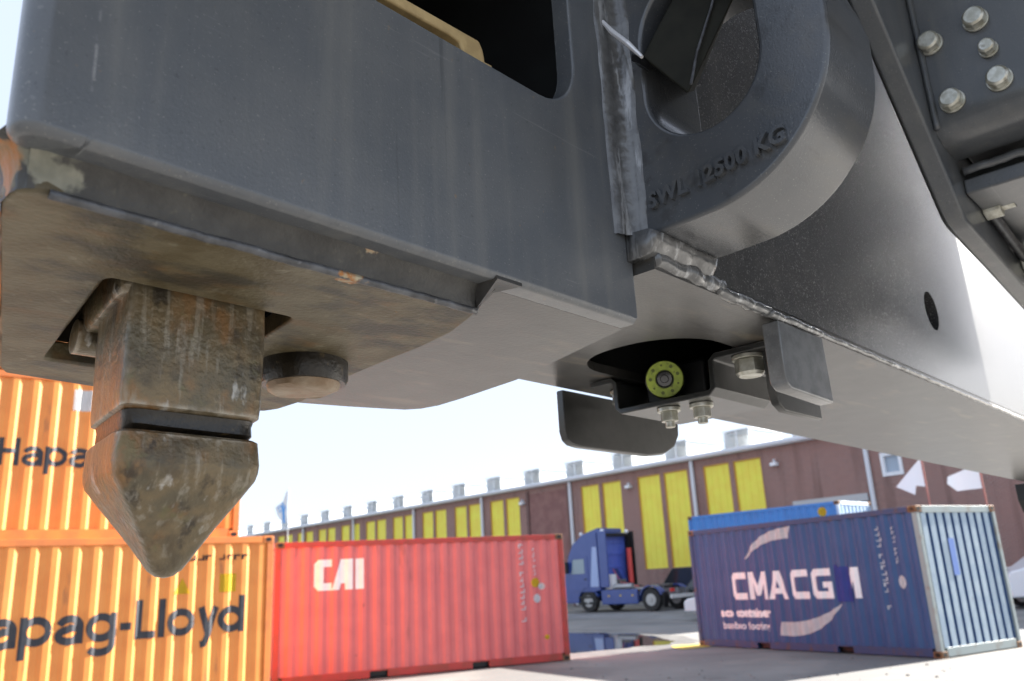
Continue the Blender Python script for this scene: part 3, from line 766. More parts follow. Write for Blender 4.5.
for y in (.2, 2.24):
    bmx = bmesh.new(); bmesh.ops.create_uvsphere(bmx, u_segments=14, v_segments=8, radius=.11, matrix=Matrix.Translation((1.0, y, 3.83))); link("beacon", bmx, WHITE, trk, smooth=60)
    bmx = bmesh.new(); bmesh.ops.create_uvsphere(bmx, u_segments=14, v_segments=8, radius=.09, matrix=Matrix.Translation((-.35, y, 3.78))); link("roof_lamp", bmx, WHITE, trk, smooth=60)
dr_ = link("door", prism(rrect(-1.12, .1, 1.02, 2.68, .06, 4), -.02, -.001, 'y', [[(-1.0, 1.8), (-.84, 2.58), (-.06, 2.58), (-.06, 1.8)]]), TRB, trk)
link("handle", boxbm(-.16, .02, -.045, -.021, 1.55, 1.6), BLACK, dr_)
link("side_stripe", prism([(.2, 1.2), (.72, 1.2), (.72, 3.1), (.45, 3.1)], -.006, -.001, 'y'), mat("pale_blue_stripe", (.35, .45, .7), .4), trk)
link("step", boxbm(-.62, .45, -.03, .05, .38, .5), BLACK, trk, bevel=.02); link("step", boxbm(-.62, .45, -.02, .05, .66, .76), BLACK, trk, bevel=.02)
for x in (1.2, 1.9, 2.6): link("side_marker", boxbm(x, x + .1, .016, .029, .72, .78), YLET, trk)
link("air_tank", cylbm((1.45, .32, 1.16), (2.5, .32, 1.16), .13, n=14), RIM, trk, smooth=40)
for yy in (1.0, 1.16, 1.32): link("air_hose", tube([(.9, yy, 2.0), (1.3, yy + .03, 1.35), (1.9, yy, 1.25), (2.4, yy, 1.12)], .025, 6), REDP if yy < 1.1 else BLACK, trk, smooth=180)
link("sun_visor", prism([(-.98, 2.86), (-1.28, 2.72), (-1.26, 2.68), (-.95, 2.8)], .1, 2.34, 'y'), BLACK, trk)
link("mirror", boxbm(-1.25, -1.05, -.28, -.1, 1.9, 2.45), BLACK, trk, bevel=.04)
link("headlight", boxbm(-1.53, -1.44, .12, .5, .75, 1.0), GLASS, trk); link("headlight", boxbm(-1.53, -1.44, 1.94, 2.32, .75, 1.0), GLASS, trk)

# =================================================================== CARS
def car(name, label, cat, loc, rz, paint, L=4.3, W=1.75, H=1.45, van=False, group=None):
    root = empty(name, loc, rz, label, cat, group)
    if van:
        body = [(0, .35), (0, 1.0), (.1, 1.15), (.75, 1.3), (1.45, H), (L - .1, H), (L, H - .2), (L, .35)]
        glass = [(.92, 1.3), (1.5, H - .12), (1.95, H - .12), (1.95, 1.3)]
    else:
        body = [(0, .3), (0, .62), (.12, .74), (1.05, .9), (L * .96, .95), (L, .85), (L, .3)]
        glass = [(1.0, .9), (1.75, H - .04), (L * .78, H - .04), (L * .95, .95)]
    def sec(pts, y, inset): 
        return [(x, y, z) for x, z in pts]
    bm = loft([sec(body, 0, 0), sec(body, W, 0)])
    link("body", bm, paint, root, bevel=.06, seg=3)
    if van:
        for y0 in (-.012, W + .002): link("side_window", prism(glass, y0, y0 + .01, 'y'), GLASSD, root)
        link("windscreen", boxbm(.05, .1, .15, W - .15, 1.2, 1.22), GLASSD, root)
    else:
        bm = bmesh.new()
        lo_p = glass
        loft([[(x, .04 + (.16 if z > 1 else 0), z) for x, z in lo_p], [(x, W - .04 - (.16 if z > 1 else 0), z) for x, z in lo_p]], bm=bm)
        link("window", bm, GLASSD, root, bevel=.03)
        link("roof", boxbm(1.78, L * .77, .2, W - .2, H - .045, H), paint, root, bevel=.02)
    for x in (.8, L - .8):
        for y in (.1, W - .1): wheel(root, (x, y, .31), .31, .2)
    for y in (.12, W - .42):
        link("tail_light", boxbm(L - .02, L + .012, y, y + .3, .68, .82), REDP, root)
        link("headlight", boxbm(-.012, .03, y, y + .3, .55, .68), RIM, root)
    return root
GLASSD = mat("dark_car_glass", (.03, .035, .04), .06, 0, coat=.5)
CARB = mat("black_car_paint", (.02, .021, .025), .25, 0, coat=.8)
CARG = mat("dark_green_car_paint", (.03, .045, .04), .25, 0, coat=.8)
CARW = mat("white_car_paint", (.75, .76, .78), .3, 0, coat=.6)
ca = at_depth(644, 590, 45); car("parked_car", "black parked car in front of the yellow doors behind the truck", "car", (ca.x, ca.y, 0), R(-48), CARB, H=1.9, L=4.6)
ca = at_depth(668, 590, 42.5); car("parked_car", "dark green parked car beside the navy container, before the yellow doors", "car", (ca.x, ca.y, 0), R(-48), CARG, H=1.75, L=4.4)
ca = at_depth(683, 600, 31); car("parked_car", "white parked car half hidden by the left edge of the navy container", "car", (ca.x, ca.y, 0), R(-40), CARW)
ca = at_depth(1008, 575, 27.5); car("parked_van", "white van parked beyond the pale end of the navy container", "van", (ca.x, ca.y, 0), R(-12), CARW, L=5.2, W=1.95, H=1.75, van=True)

# =================================================================== FLAGS
FLW = mat("white_flag_cloth", (.82, .82, .82), .8)
FLB = mat("blue_flag_cloth", (.06, .32, .75), .8)
MAST = mat("pale_mast", (.6, .6, .6), .4)
def flag(label, pole_px, D, z_top, outline, m, pole_m, stripe=None):
    """pole foot on the ground; cloth outline in metres from the pole top (x to the left is negative)"""
    p = at_depth(pole_px[0], pole_px[1], D); p.z = 0
    dr = ray(*pole_px); ang = math.atan2(dr.x, dr.y)
    root = empty("flag", p, -ang, label, "flag")
    link("pole", cylbm((0, 0, 0), (0, 0, z_top), .03, .022, n=10), pole_m, root, smooth=40)
    def cloth(ol, nm, mm):
        bm = prism([(a, z_top + b) for a, b in ol], -.004, .004, 'y')
        bmesh.ops.subdivide_edges(bm, edges=[e for e in bm.edges if e.calc_length() > .05], cuts=3, use_grid_fill=True)
        for v in bm.verts: v.co.y += .07 * math.sin(v.co.x * 6) * min(1, abs(v.co.x) * 2)
        link(nm, bm, mm, root, smooth=60)
    cloth(outline, "cloth", m)
    if stripe: cloth(stripe, "cloth_band", FLB)
k22 = 22 / 829 * 1.06
flag("white torn flag on a pole above the navy container, nearest the small warehouse window", (929, 500), 22, 4.22, [(-.03, 0), (-.03, -.74), (-.24, -.70), (-.30, -.93), (-.72, -.68)], FLW, mat("red_pole", (.4, .15, .12), .5))
flag("white square flag on a pole above the outer corner of the navy container", (986, 500), 22, 3.98, [(-.03, 0), (-.03, -.62), (-.62, -.64), (-.82, -.42), (-.78, -.24)], FLW, mat("red_pole", (.4, .15, .12), .5))
flag("blue and white flag drooping from a tall mast beyond the red container", (288, 520), 60, 8.9, [(-.03, 0), (-.2, -.3), (-.38, -.9), (-.9, -1.3), (-.72, -1.9), (-.35, -2.45), (-.03, -2.4), (-.1, -1.4)], FLW, PIPE,
     [(-.32, -.92), (-.9, -1.32), (-.72, -1.92), (-.45, -1.55), (-.35, -2.44), (-.06, -2.38), (-.2, -1.2)])

# =================================================================== SPREADER (foreground), in its own units: u along the beam, v away, w up
K = .12
AZ = R(42.336)
UV = Vector((math.sin(AZ), math.cos(AZ), 0)); VV = Vector((-UV.y, UV.x, 0))
OR = Vector((1.185, 2.61, 0.06))
base = CP + (UV * OR.x + VV * OR.y + Vector((0, 0, OR.z))) * K
sp = empty("container_spreader", base, math.pi / 2 - AZ, "dark grey container spreader end with rusty twistlock and lifting lug overhead", "spreader")
def T(p): return (Vector(p) - OR) * K
SK = .165      # the short axis is not quite square to the beam
def fin(bm, skew=False):
    for v in bm.verts:
        if skew: v.co.x += SK * (v.co.y - 2.41)
        v.co = T(v.co)
    return bm
def part(name, bm, m, parent=None, bevel=0, seg=2, smooth=None, skew=False):
    return link(name, fin(bm, skew), m, parent or sp, smooth=smooth, bevel=bevel * K, seg=seg)
def vpl(x, y, V):
    d = ray(x, y); t = V / d.dot(VV); q = d * t; return q.dot(UV), q.z
def upl(x, y, U):
    d = ray(x, y); t = U / d.dot(UV); q = d * t; return q.dot(VV), q.z
def zpl(x, y, z):
    d = ray(x, y); t = z / d.z; q = d * t; return q.dot(UV), q.dot(VV)

# --- end box: front plate with its window
win = rrect(.98, 2.475, 1.85, 3.2, [.2, .2, .2, .24], 8)
fp = prism([(.60, 1.0), (2.775, 1.0), (2.775, 3.7), (.60, 3.7)], 1.82, 1.91, 'y', [win])
wset = {(round(a, 4), round(b_, 4)) for a, b_ in win}
we = [e for e in fp.edges if all(abs(v.co.y - 1.82) < 1e-4 and (round(v.co.x, 4), round(v.co.z, 4)) in wset for v in e.verts) and len(e.link_faces) == 2 and abs(e.link_faces[0].normal.dot(e.link_faces[1].normal)) < .5]
bmesh.ops.bevel(fp, geom=we, offset=.014, segments=3, affect='EDGES', profile=.5)
we = [e for e in fp.edges if e.is_valid and all(abs(v.co.y - 1.82) < 1e-4 and abs(v.co.z - 1.0) < 1e-4 for v in e.verts)]
bmesh.ops.bevel(fp, geom=we, offset=.026, segments=4, affect='EDGES', profile=.5)
fpo = part("front_plate", fp, PAINT, smooth=50)
fpo.modifiers.new("wn", "WEIGHTED_NORMAL").keep_sharp = True
# rounded upright at the free end of the plate
o = []
for i in range(9):
    t = R(180 + 90 * i / 8); o.append((.51 + .055 * math.cos(t), 1.875 + .055 * math.sin(t)))
o += [(.6, 1.82), (.6, 1.945)]
for i in range(7):
    t = R(90 + 85 * i / 6); o.append((.51 + .055 * math.cos(t), 1.888 + .055 * math.sin(t)))
ub = prism(o, 1.0, 3.7, 'z')
we = [e for e in ub.edges if all(abs(v.co.z - 1.0) < 1e-5 for v in e.verts) and len(e.link_faces) == 2 and any(abs(f.normal.z) < .1 for f in e.link_faces) and not all(v.co.x > .599 for v in e.verts)]
bmesh.ops.recalc_face_normals(ub, faces=ub.faces)
bmesh.ops.bevel(ub, geom=we, offset=.026, segments=4, affect='EDGES', profile=.5)
part("end_upright", ub, PAINT, smooth=50).modifiers.new("wn", "WEIGHTED_NORMAL").keep_sharp = True
# inside: walls, gusset, and a baffle added to stop light leaking in
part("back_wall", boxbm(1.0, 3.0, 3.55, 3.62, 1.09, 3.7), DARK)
part("light_baffle", boxbm(.82, .855, 1.93, 3.548, 1.005, 3.7), DARK, skew=True)
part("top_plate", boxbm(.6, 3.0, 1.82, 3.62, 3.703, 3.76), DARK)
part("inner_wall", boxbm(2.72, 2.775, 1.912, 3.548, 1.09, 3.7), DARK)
p1 = [vpl(492, 75, 3.0), vpl(565, 10, 3.0), vpl(565, -60, 3.0), vpl(430, -60, 3.0), vpl(455, 60, 3.0)]
part("gusset", prism(p1, 3.0, 3.05, 'y'), BRKT)
ob = [(388, 0), (408.6, 0), (479.7, 40.6), (483.5, 50), (485.2, 58.4), (487, 75), (463.7, 66), (463.7, 51), (460, 42), (452, 35.5)]
ob = [(340 - 30, -42), (345, -36)] + ob[1:7] + ob[7:] + [(388, 0)]
part("bracket_arm", prism([vpl(x, y, 2.12) for x, y in ob], 2.12, 2.2, 'y'), OCHRE, bevel=.012)
part("bracket_arm", prism([vpl(x, y, 2.06) for x, y in [(484, 62), (491.5, 66), (492, 74), (484, 72)]], 2.06, 2.1, 'y'), OCHRE)
# --- bottom plates
bot = [(1.93, 1.912), (2.785, 1.912), (2.80, 1.93), (3.09, 2.80), (3.16, 3.30), (3.175, 3.50), (3.15, 3.62), (3.09, 3.69), (2.98, 3.73), (2.75, 3.80), (2.49, 3.86), (2.2, 3.86), (1.9, 3.6)]
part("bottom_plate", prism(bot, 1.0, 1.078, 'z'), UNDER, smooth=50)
def skw(l): return [(a + SK * (b_ - 2.41), b_) for a, b_ in l]
HOLE = skw(rrect(.882, 1.512, 2.388, 3.40, .035, 3))
wear = [(.548, 1.935), (1.955, 1.935), (1.99, 2.0), (2.06, 2.18), (2.10, 2.40), (2.12, 2.66), (2.16, 3.0), (2.27, 3.50), (2.27, 3.70), (2.23, 3.80), (2.15, 3.83), (1.34, 3.735), (1.0, 3.69), (.95, 3.6), (.686, 2.68), (.50, 2.05), (.505, 1.97)]
wp = part("wear_plate", prism(wear, .913, 1.0, 'z', [HOLE]), RUST, bevel=.014, seg=3)
rb = [(1.950, 1.925)] + wear[1:9]
secs = [[(1.93, 1.826, 1.03), (1.945, 1.824, .999), (2.07, 1.824, .998), (2.075, 1.826, 1.04)]]
for i, (a, b_) in enumerate(rb):
    secs.append([(a - .03, b_, 1.03), (a - .006, b_ + .002, .922), (a + .085, b_ + .008, .998), (a + .09, b_ + .008, 1.04)])
part("plate_weld", loft(secs), UNDER, smooth=35)
# dark concave band between the face and the wear plate, running round the corner
path = [(2.07, 1.824), (1.5, 1.82), (1.0, 1.82), (.75, 1.82), (.60, 1.82), (.54, 1.822), (.50, 1.835), (.465, 1.87), (.452, 1.93), (.452, 2.0), (.53, 2.3), (.66, 2.8), (.9, 3.6)]
path2 = [(1.955, 1.936), (1.5, 1.936), (1.0, 1.936), (.75, 1.936), (.60, 1.936), (.55, 1.94), (.525, 1.95), (.51, 1.965), (.503, 1.99), (.503, 2.06), (.59, 2.35), (.72, 2.8), (.96, 3.6)]
def resamp(p, m):
    out = []
    for a, b_ in zip(p[:-1], p[1:]):
        for k in range(m): out.append((a[0] + (b_[0] - a[0]) * k / m, a[1] + (b_[1] - a[1]) * k / m))
    return out + [p[-1]]
secs = []
for (a, b_) in zip(resamp(path, 6), resamp(path2, 6)):
    row = []
    for j in range(8):
        t = j / 7
        x = a[0] + (b_[0] - a[0]) * t; y = a[1] + (b_[1] - a[1]) * t; z = 1.035 + (.918 - 1.035) * t
        dip = .026 * math.sin(math.pi * t)
        nzv = .009 * noise.noise(Vector((x * 9, y * 9, t * 3)))
        row.append((x + (.5 if a[0] < .5 else 0) * dip, y + dip, z + dip * .8 + nzv))
    secs.append(row)
part("weld_band", loft(secs, cap=False, closed=False), BAND, smooth=180)
# worn bright lip on the wear plate's front edge
pts = [(1.95 - 1.38 * i / 40, 1.938 + .006 * noise.noise(Vector((i * .4, 0, 0))), .912 + .005 * noise.noise(Vector((i * .5, 3, 0)))) for i in range(41)]
part("worn_lip", tube(pts, .013, 8), BARE, smooth=180)
# flat rust stain on the band, with a shape of its own
def stain(m, centre, r, c1=(.33, .13, .03, 1), c2=(.36, .32, .22, 1), ns=130, cs=420):
    nt = m.node_tree; N = nt.nodes; L = nt.links; b = N["Principled BSDF"]
    tc = N.new("ShaderNodeTexCoord")
    d = N.new("ShaderNodeVectorMath"); d.operation = 'DISTANCE'; L.new(tc.outputs["Object"], d.inputs[0]); d.inputs[1].default_value = T(centre)
    z = N.new("ShaderNodeTexNoise"); z.inputs["Scale"].default_value = ns; z.inputs["Detail"].default_value = 6; L.new(tc.outputs["Object"], z.inputs["Vector"])
    a = N.new("ShaderNodeMath"); a.operation = 'MULTIPLY_ADD'; L.new(z.outputs["Fac"], a.inputs[0]); a.inputs[1].default_value = r * 3.2; L.new(d.outputs["Value"], a.inputs[2])
    f = N.new("ShaderNodeMapRange"); f.inputs[1].default_value = r * 2.35; f.inputs[2].default_value = r * 2.15; f.inputs[3].default_value = 0; f.inputs[4].default_value = 1; L.new(a.outputs[0], f.inputs[0])
    z2 = N.new("ShaderNodeTexNoise"); z2.inputs["Scale"].default_value = cs; L.new(tc.outputs["Object"], z2.inputs["Vector"])
    c = N.new("ShaderNodeValToRGB"); c.color_ramp.elements[0].position = .4; c.color_ramp.elements[0].color = c1; c.color_ramp.elements[1].position = .62; c.color_ramp.elements[1].color = c2
    L.new(z2.outputs["Fac"], c.inputs[0])
    mx = N.new("ShaderNodeMix"); mx.data_type = 'RGBA'; L.new(f.outputs[0], mx.inputs[0])
    src = b.inputs["Base Color"].links[0].from_socket; L.new(src, mx.inputs[6]); L.new(c.outputs[0], mx.inputs[7]); L.new(mx.outputs[2], b.inputs["Base Color"])
stain(BAND, (1.45, 1.86, 1.0), .0075)
stain(BAND, (.53, 1.90, .97), .013, (.15, .15, .115, 1), (.21, .205, .16, 1), 70, 160)
stain(BAND, (.46, 2.0, .97), .011, (.34, .13, .03, 1), (.22, .16, .09, 1), 80, 160)
stain(BARE, (1.43, 1.94, .912), .008)
stain(RUST, (1.43, 1.94, .912), .008)
# collar in the twistlock hole
part("hole_lining", prism(rrect(.87, 1.525, 2.376, 3.412, .03, 3), 1.0, 1.6, 'z', [rrect(.884, 1.51, 2.39, 3.398, .03, 3)]), GREASE, skew=True)
part("hole_lining", boxbm(.87, 1.525, 2.376, 3.412, 1.602, 1.62), GREASE, skew=True)

# --- twistlock
def sec(w_, cu, cv, hu, hv, e=5.0, n=40, jit=.0):
    o = []
    for i in range(n):
        t = 2 * math.pi * (i + .5) / n
        c, s = math.cos(t), math.sin(t)
        x = hu * math.copysign(abs(c) ** (2 / e), c); y = hv * math.copysign(abs(s) ** (2 / e), s)
        j = 1 + jit * noise.noise(Vector((x * 7, y * 7, w_ * 9)))
        o.append((cu + x * j, cv + y * j, w_ + jit * .25 * noise.noise(Vector((x * 11, y * 11, w_ * 5)))))
    return o
tl = part("twistlock", loft([sec(1.30, 1.19, 2.635, .228, .225, 16), sec(.9, 1.19, 2.635, .230, .225, 16, jit=.006), sec(.8, 1.19, 2.635, .231, .225, 16, jit=.01), sec(.7, 1.189, 2.635, .230, .225, 16, jit=.01),
     sec(.585, 1.188, 2.635, .229, .224, 14, jit=.012), sec(.556, 1.188, 2.635, .227, .222, 12, jit=.012), sec(.545, 1.188, 2.635, .212, .205, 8, jit=.01), sec(.53, 1.188, 2.635, .195, .145, 6)]), LOCKM, smooth=38, skew=True)
part("groove", loft([sec(.545, 1.188, 2.635, .218, .212, 8, jit=.01), sec(.53, 1.188, 2.635, .214, .208, 8, jit=.03), sec(.50, 1.188, 2.635, .215, .21, 8, jit=.03), sec(.47, 1.188, 2.635, .2, .15, 6)]), GREASE, tl, smooth=60, skew=True)
hs = [(.483, .222, .212, 10), (.474, .229, .222, 14), (.40, .232, .236, 14), (.375, .231, .236, 12), (.350, .224, .228, 12), (.28, .176, .182, 11), (.22, .134, .138, 9), (.16, .094, .092, 7), (.12, .070, .07, 4.5), (.09, .052, .052, 2.6), (.072, .028, .03, 2.2), (.067, .006, .006, 2)]
part("head", loft([sec(w_, 1.184, 2.635, a, b_, e, jit=.016) for w_, a, b_, e in hs]), LOCKM, tl, smooth=38, skew=True)
# block at the rear of the hole beside the neck
part("lock_collar", loft([sec(1.05, 1.13, 2.76, .20, .34, 9, jit=.02), sec(.925, 1.13, 2.76, .20, .34, 9, jit=.02), sec(.905, 1.13, 2.76, .19, .33, 8, jit=.02)]), LOCKM, tl, smooth=40, skew=True)

part("lock_boss", loft([[(u_, 3.0 + .085 * math.cos(t), .905 + .06 * math.sin(t)) for t in [2 * math.pi * i / 20 for i in range(20)]] for u_ in (1.3, .93, .915)]), LOCKM, smooth=40, skew=True)
# --- landing pin
pn = part("landing_pin", loft([sec(.99, 1.865, 2.87, .175, .175, 2), sec(.90, 1.865, 2.87, .178, .178, 2, jit=.05), sec(.845, 1.865, 2.87, .178, .178, 2, jit=.06), sec(.82, 1.865, 2.87, .168, .168, 2, jit=.04)]), GREASE, smooth=50)
part("pin_face", loft([sec(.83, 1.865, 2.87, .15, .15, 2), sec(.80, 1.865, 2.87, .142, .142, 2, jit=.03), sec(.788, 1.865, 2.87, .12, .12, 2, jit=.04)]), mat("rubbed_pin_face", (.22, .15, .09), .5, .2, (.30, .24, .17), 60, bump=.5, bscale=200), pn, smooth=50)

# --- lifting lug on the end of the box
LC = (1.455, 1.955); LR = .588
lug = [(1.815, 1.362), (1.60, 1.362)]
for i in range(0, 25):
    t = R(-95 - 85 * i / 24); lug.append((LC[0] + LR * math.cos(t), LC[1] + LR * math.sin(t)))
lug += [(.862, 2.08), (.885, 2.2), (.925, 2.34), (1.03, 2.6), (1.2, 3.0), (1.25, 3.4), (1.815, 3.4)]
hole = []
for i in range(33):
    t = R(180 + 180 * i / 32); hole.append((1.405 + .262 * math.cos(t), 2.0 + .272 * math.sin(t)))
hole += [(1.667, 2.25)] + [(1.405 + .262 * math.cos(R(180 * i / 20)), 2.25 + .27 * math.sin(R(180 * i / 20))) for i in range(1, 20)] + [(1.143, 2.25)]
lb = prism(lug, 2.78, 3.26, 'x', [hole])
bmesh.ops.recalc_face_normals(lb, faces=lb.faces)
bmesh.ops.dissolve_limit(lb, angle_limit=R(1), verts=[], edges=[e for e in lb.edges if len(e.link_faces) == 2 and e.link_faces[0].normal.dot(e.link_faces[1].normal) > .9999 and abs(e.link_faces[0].normal.x) > .9])
we = [e for e in lb.edges if len(e.link_faces) == 2 and abs(e.link_faces[0].normal.x) > .9 and abs(e.link_faces[1].normal.x) < .1 or len(e.link_faces) == 2 and abs(e.link_faces[1].normal.x) > .9 and abs(e.link_faces[0].normal.x) < .1]
bmesh.ops.bevel(lb, geom=we, offset=.02, segments=3, affect='EDGES', profile=.5)
LUGP = mat("worn_lug_paint", (.062, .068, .076), .27, .1, (.078, .082, .088), 30, lo=.3, hi=.7, bump=.16, bscale=800, coat=.35,
            layers=[((.25, .25, .23), 900, .62, .70, I3, .35), ((.10, .095, .085), 45, .5, .72, (.25, 1, 1), .5), ((.03, .03, .03), 70, .56, .7, (.2, 1, 1), .5)])
lg = part("lifting_lug", lb, LUGP, smooth=50)
lg.modifiers.new('wn', 'WEIGHTED_NORMAL').keep_sharp = True
bm = text_bm("SWL 12500 KG", .098, sx=1.0, bold=.0032, spacing=1.06, depth=.017)
x1 = max(v.co.x for v in bm.verts)
for v in bm.verts:
    x = v.co.x / x1
    v.co = Vector((2.772 + v.co.y * .9, 1.70 - x * .615, 1.468 + v.co.z + .03 * x + .035 * x * x))
part("lettering", bm, LUGP, lg, bevel=.003)
# dark flat bar passing through the lug's eye, seen from its end
a = [upl(642, 55, 3.0), upl(689, 93, 3.0)]
def pu(x, y, U):
    v_, w_ = upl(x, y, U); return (U, v_, w_)
b0 = [pu(642, 57, 2.62), pu(688, 94, 2.62), pu(693, 86, 2.66), pu(650, 50, 2.66)]
b1 = [pu(672, -25, 3.9), pu(722, -30, 3.9), pu(740, -20, 3.9), pu(690, -40, 3.9)]
part("shackle_bar", loft([[pu(642, 57, 2.74), pu(688, 94, 2.74), pu(733, 0, 2.92), pu(757, -60, 2.98), pu(690, -60, 2.92), pu(672, 0, 2.82)], [pu(650, 62, 3.2), pu(694, 92, 3.2), pu(733, 0, 3.28), pu(757, -60, 3.28), pu(690, -60, 3.28), pu(676, 0, 3.24)]]), mat('dull_black_bar', (.012, .012, .009), .75, 0, (.018, .018, .013), 60, spec=.2), bevel=.012)
part("bar_edge", tube([pu(691, 84, 2.72), pu(697, 52, 2.78), pu(711, 8, 2.86), pu(716, -12, 2.88)], .006, 6), BARE)
part("bar_stop", prism([upl(632, 54, 2.70), upl(642, 57, 2.70), upl(640, 64, 2.70), upl(631, 61, 2.70)], 2.70, 2.77, 'x'), BLACK)
part("bar_highlight", tube([pu(602, 21, 2.70), pu(612, 32, 2.69), pu(628, 44, 2.68), pu(642, 57, 2.68)], [.008, .013, .013, .008], 8), mat("bright_highlight", (.75, .75, .76), .35, .4))  # bright strip added as a painted edge highlight
# vertical weld between box face and lug
rnd = random.Random(3)
secs = []
nW = 70
for i in range(nW + 1):
    w_ = 1.37 + (2.62 - 1.37) * i / nW
    q = Vector((0, 0, w_ * 6)); a_ = .028 * noise.noise(q); b_ = .02 * noise.noise(q + Vector((7, 0, 0)))
    rip = .0022 * math.sin(w_ * 120) + .005 * noise.noise(Vector((3, 1, w_ * 30)))
    u0 = 2.672 + a_ * .4; v0 = 1.72 + b_ * .5
    pr = [(u0 - .008, 1.822), (u0, 1.806), (u0 + .022, 1.803 + rip * .4), (u0 + .036, 1.792 + rip), (u0 + .046, 1.797), (u0 + .06, 1.780 + rip), (2.755 + rip, v0 + .055), (2.764, v0 + .03), (2.768 - rip * .5, v0 + .012), (2.783, v0)]
    secs.append([(x, y, w_) for x, y in pr])
part("weld_bead", loft(secs, cap=False, closed=False), WELD, smooth=180)

# --- beam
BH = rrect(3.66, 5.25, 2.13, 2.96, [.3, .38, .38, .3], 8)
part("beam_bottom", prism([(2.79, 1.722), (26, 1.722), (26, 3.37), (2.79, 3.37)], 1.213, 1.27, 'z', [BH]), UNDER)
part("beam_face", prism([(2.79, 1.272), (26, 1.272), (26, 5.6), (2.79, 5.6)], 1.72, 1.79, 'y', [circ(6.69, 1.835, .155, 28)]), BEAMPAINT)
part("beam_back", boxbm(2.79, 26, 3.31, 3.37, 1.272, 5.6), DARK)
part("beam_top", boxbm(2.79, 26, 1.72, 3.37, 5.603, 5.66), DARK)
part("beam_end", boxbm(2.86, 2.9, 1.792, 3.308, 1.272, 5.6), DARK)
part("beam_end", boxbm(25.9, 25.96, 1.792, 3.308, 1.272, 5.6), DARK)
def bead(u0, u1, v, w_, r, wob, n, name="weld_bead", m=WELD):
    pts = []
    for i in range(n + 1):
        u_ = u0 + (u1 - u0) * i / n; q = Vector((u_ * 8, v, 0))
        pts.append((u_, v + wob * noise.noise(q), w_ + wob * noise.noise(q + Vector((0, 5, 0)))))
    part(name, tube(pts, [r * (1 + .2 * noise.noise(Vector((p[0] * 14, 1, 2)))) for p in pts], 10), m, smooth=180)
bead(2.80, 3.36, 1.735, 1.262, .042, .012, 30)
bead(3.3, 3.82, 1.728, 1.24, .030, .008, 30)
bead(3.80, 4.40, 1.712, 1.226, .022, .006, 40)
bead(4.38, 12, 1.722, 1.234, .015, .006, 150)
# fillet lump under the lug
secs = []
for i in range(29):
    u_ = 2.74 + .50 * i / 28; j = noise.noise(Vector((u_ * 7, 0, 0))) * .009 + .0012 * math.sin(u_ * 60)
    secs.append([(u_, 1.82, 1.385), (u_, 1.70 + j, 1.375 + j * .5), (u_, 1.665 + j, 1.355), (u_, 1.675 + j, 1.32 + j), (u_, 1.70, 1.285 + j), (u_, 1.725, 1.268), (u_, 1.82, 1.262)])
part("weld_bead", loft(secs), WELD, smooth=180)
# dark stop hanging from the far end of the beam
part("end_stop", prism([(17.0, .93), (17.2, .72), (19.0, .72), (19.0, 1.209), (17.0, 1.209)], 2.2, 3.6, 'y'), DARK)

# --- bolts, sensor and guards under the beam
def hexbolt(parent, p, ax, r, h, washer=True, m=ZINC, name="bolt"):
    p = Vector(p); ax = Vector(ax).normalized()
    bm = bmesh.new()
    if washer: cyl(bm, p, p + ax * h * .2, r * 1.12, n=24)
    cyl(bm, p + ax * h * .22, p + ax * h * .82, r, n=6)
    cyl(bm, p + ax * h * .82, p + ax * h, r * .98, r * .78, n=24)
    return part(name, bm, m, parent, bevel=.004)

def hatstrip():
    t = .035
    cl = [(3.17, 1.19), (3.0, 1.19), (2.975, 1.165), (2.972, 1.01), (2.945, .985), (2.32, .985), (2.292, 1.01), (2.288, 1.165), (2.262, 1.19), (1.93, 1.19)]
    o = []; i_ = []
    for k in range(len(cl)):
        a = Vector(cl[max(k - 1, 0)]); b_ = Vector(cl[min(k + 1, len(cl) - 1)]); d = (b_ - a).normalized(); nn = Vector((-d.y, d.x))
        o.append(tuple(Vector(cl[k]) + nn * t / 2)); i_.append(tuple(Vector(cl[k]) - nn * t / 2))
    return prism(o + i_[::-1], 4.20, 4.88, 'x')
hb = part("sensor_bracket", hatstrip(), BRKT, bevel=.006)
hexbolt(hb, (4.42, 3.075, 1.170), (0, 0, -1), .07, .10)
hexbolt(hb, (4.30, 2.10, 1.170), (0, 0, -1), .085, .12)
def stud(parent, p, r):
    p = Vector(p); bm = bmesh.new()
    cyl(bm, p, p + Vector((0, 0, -.025)), r * 1.3, n=22); cyl(bm, p + Vector((0, 0, -.025)), p + Vector((0, 0, -.085)), r, n=6); cyl(bm, p + Vector((0, 0, -.085)), p + Vector((0, 0, -.12)), r * .55, n=14)
    part("bolt", bm, ZINC, parent, bevel=.004)
stud(hb, (4.30, 2.66, .966), .055); stud(hb, (4.36, 2.47, .966), .055)
ax = Vector((-.86, -.46, -.16)).normalized()
sc_ = Vector((4.25, 2.635, 1.135))
part("sensor_clamp", boxbm(4.36, 4.76, 2.42, 2.86, 1.006, 1.25), BLACK, bevel=.03)
sn = part("sensor", cylbm(sc_ - ax * .55, sc_, .12, n=32), BLACK, smooth=40, bevel=.008)
oa = ax.orthogonal().normalized(); ob_ = ax.cross(oa)
bm = bmesh.new(); n = 40; A = []; B = []
for i in range(n):
    d = oa * math.cos(2 * math.pi * i / n) + ob_ * math.sin(2 * math.pi * i / n)
    A.append([sc_ + ax * .001 + d * .113, sc_ + ax * .012 + d * .109, sc_ + ax * .012 + d * .058, sc_ + ax * .001 + d * .054])
loft([list(x) for x in zip(*A)], cap=False, bm=bm)
rg = part("ring", bm, LIME, sn, smooth=40)
bm = bmesh.new()
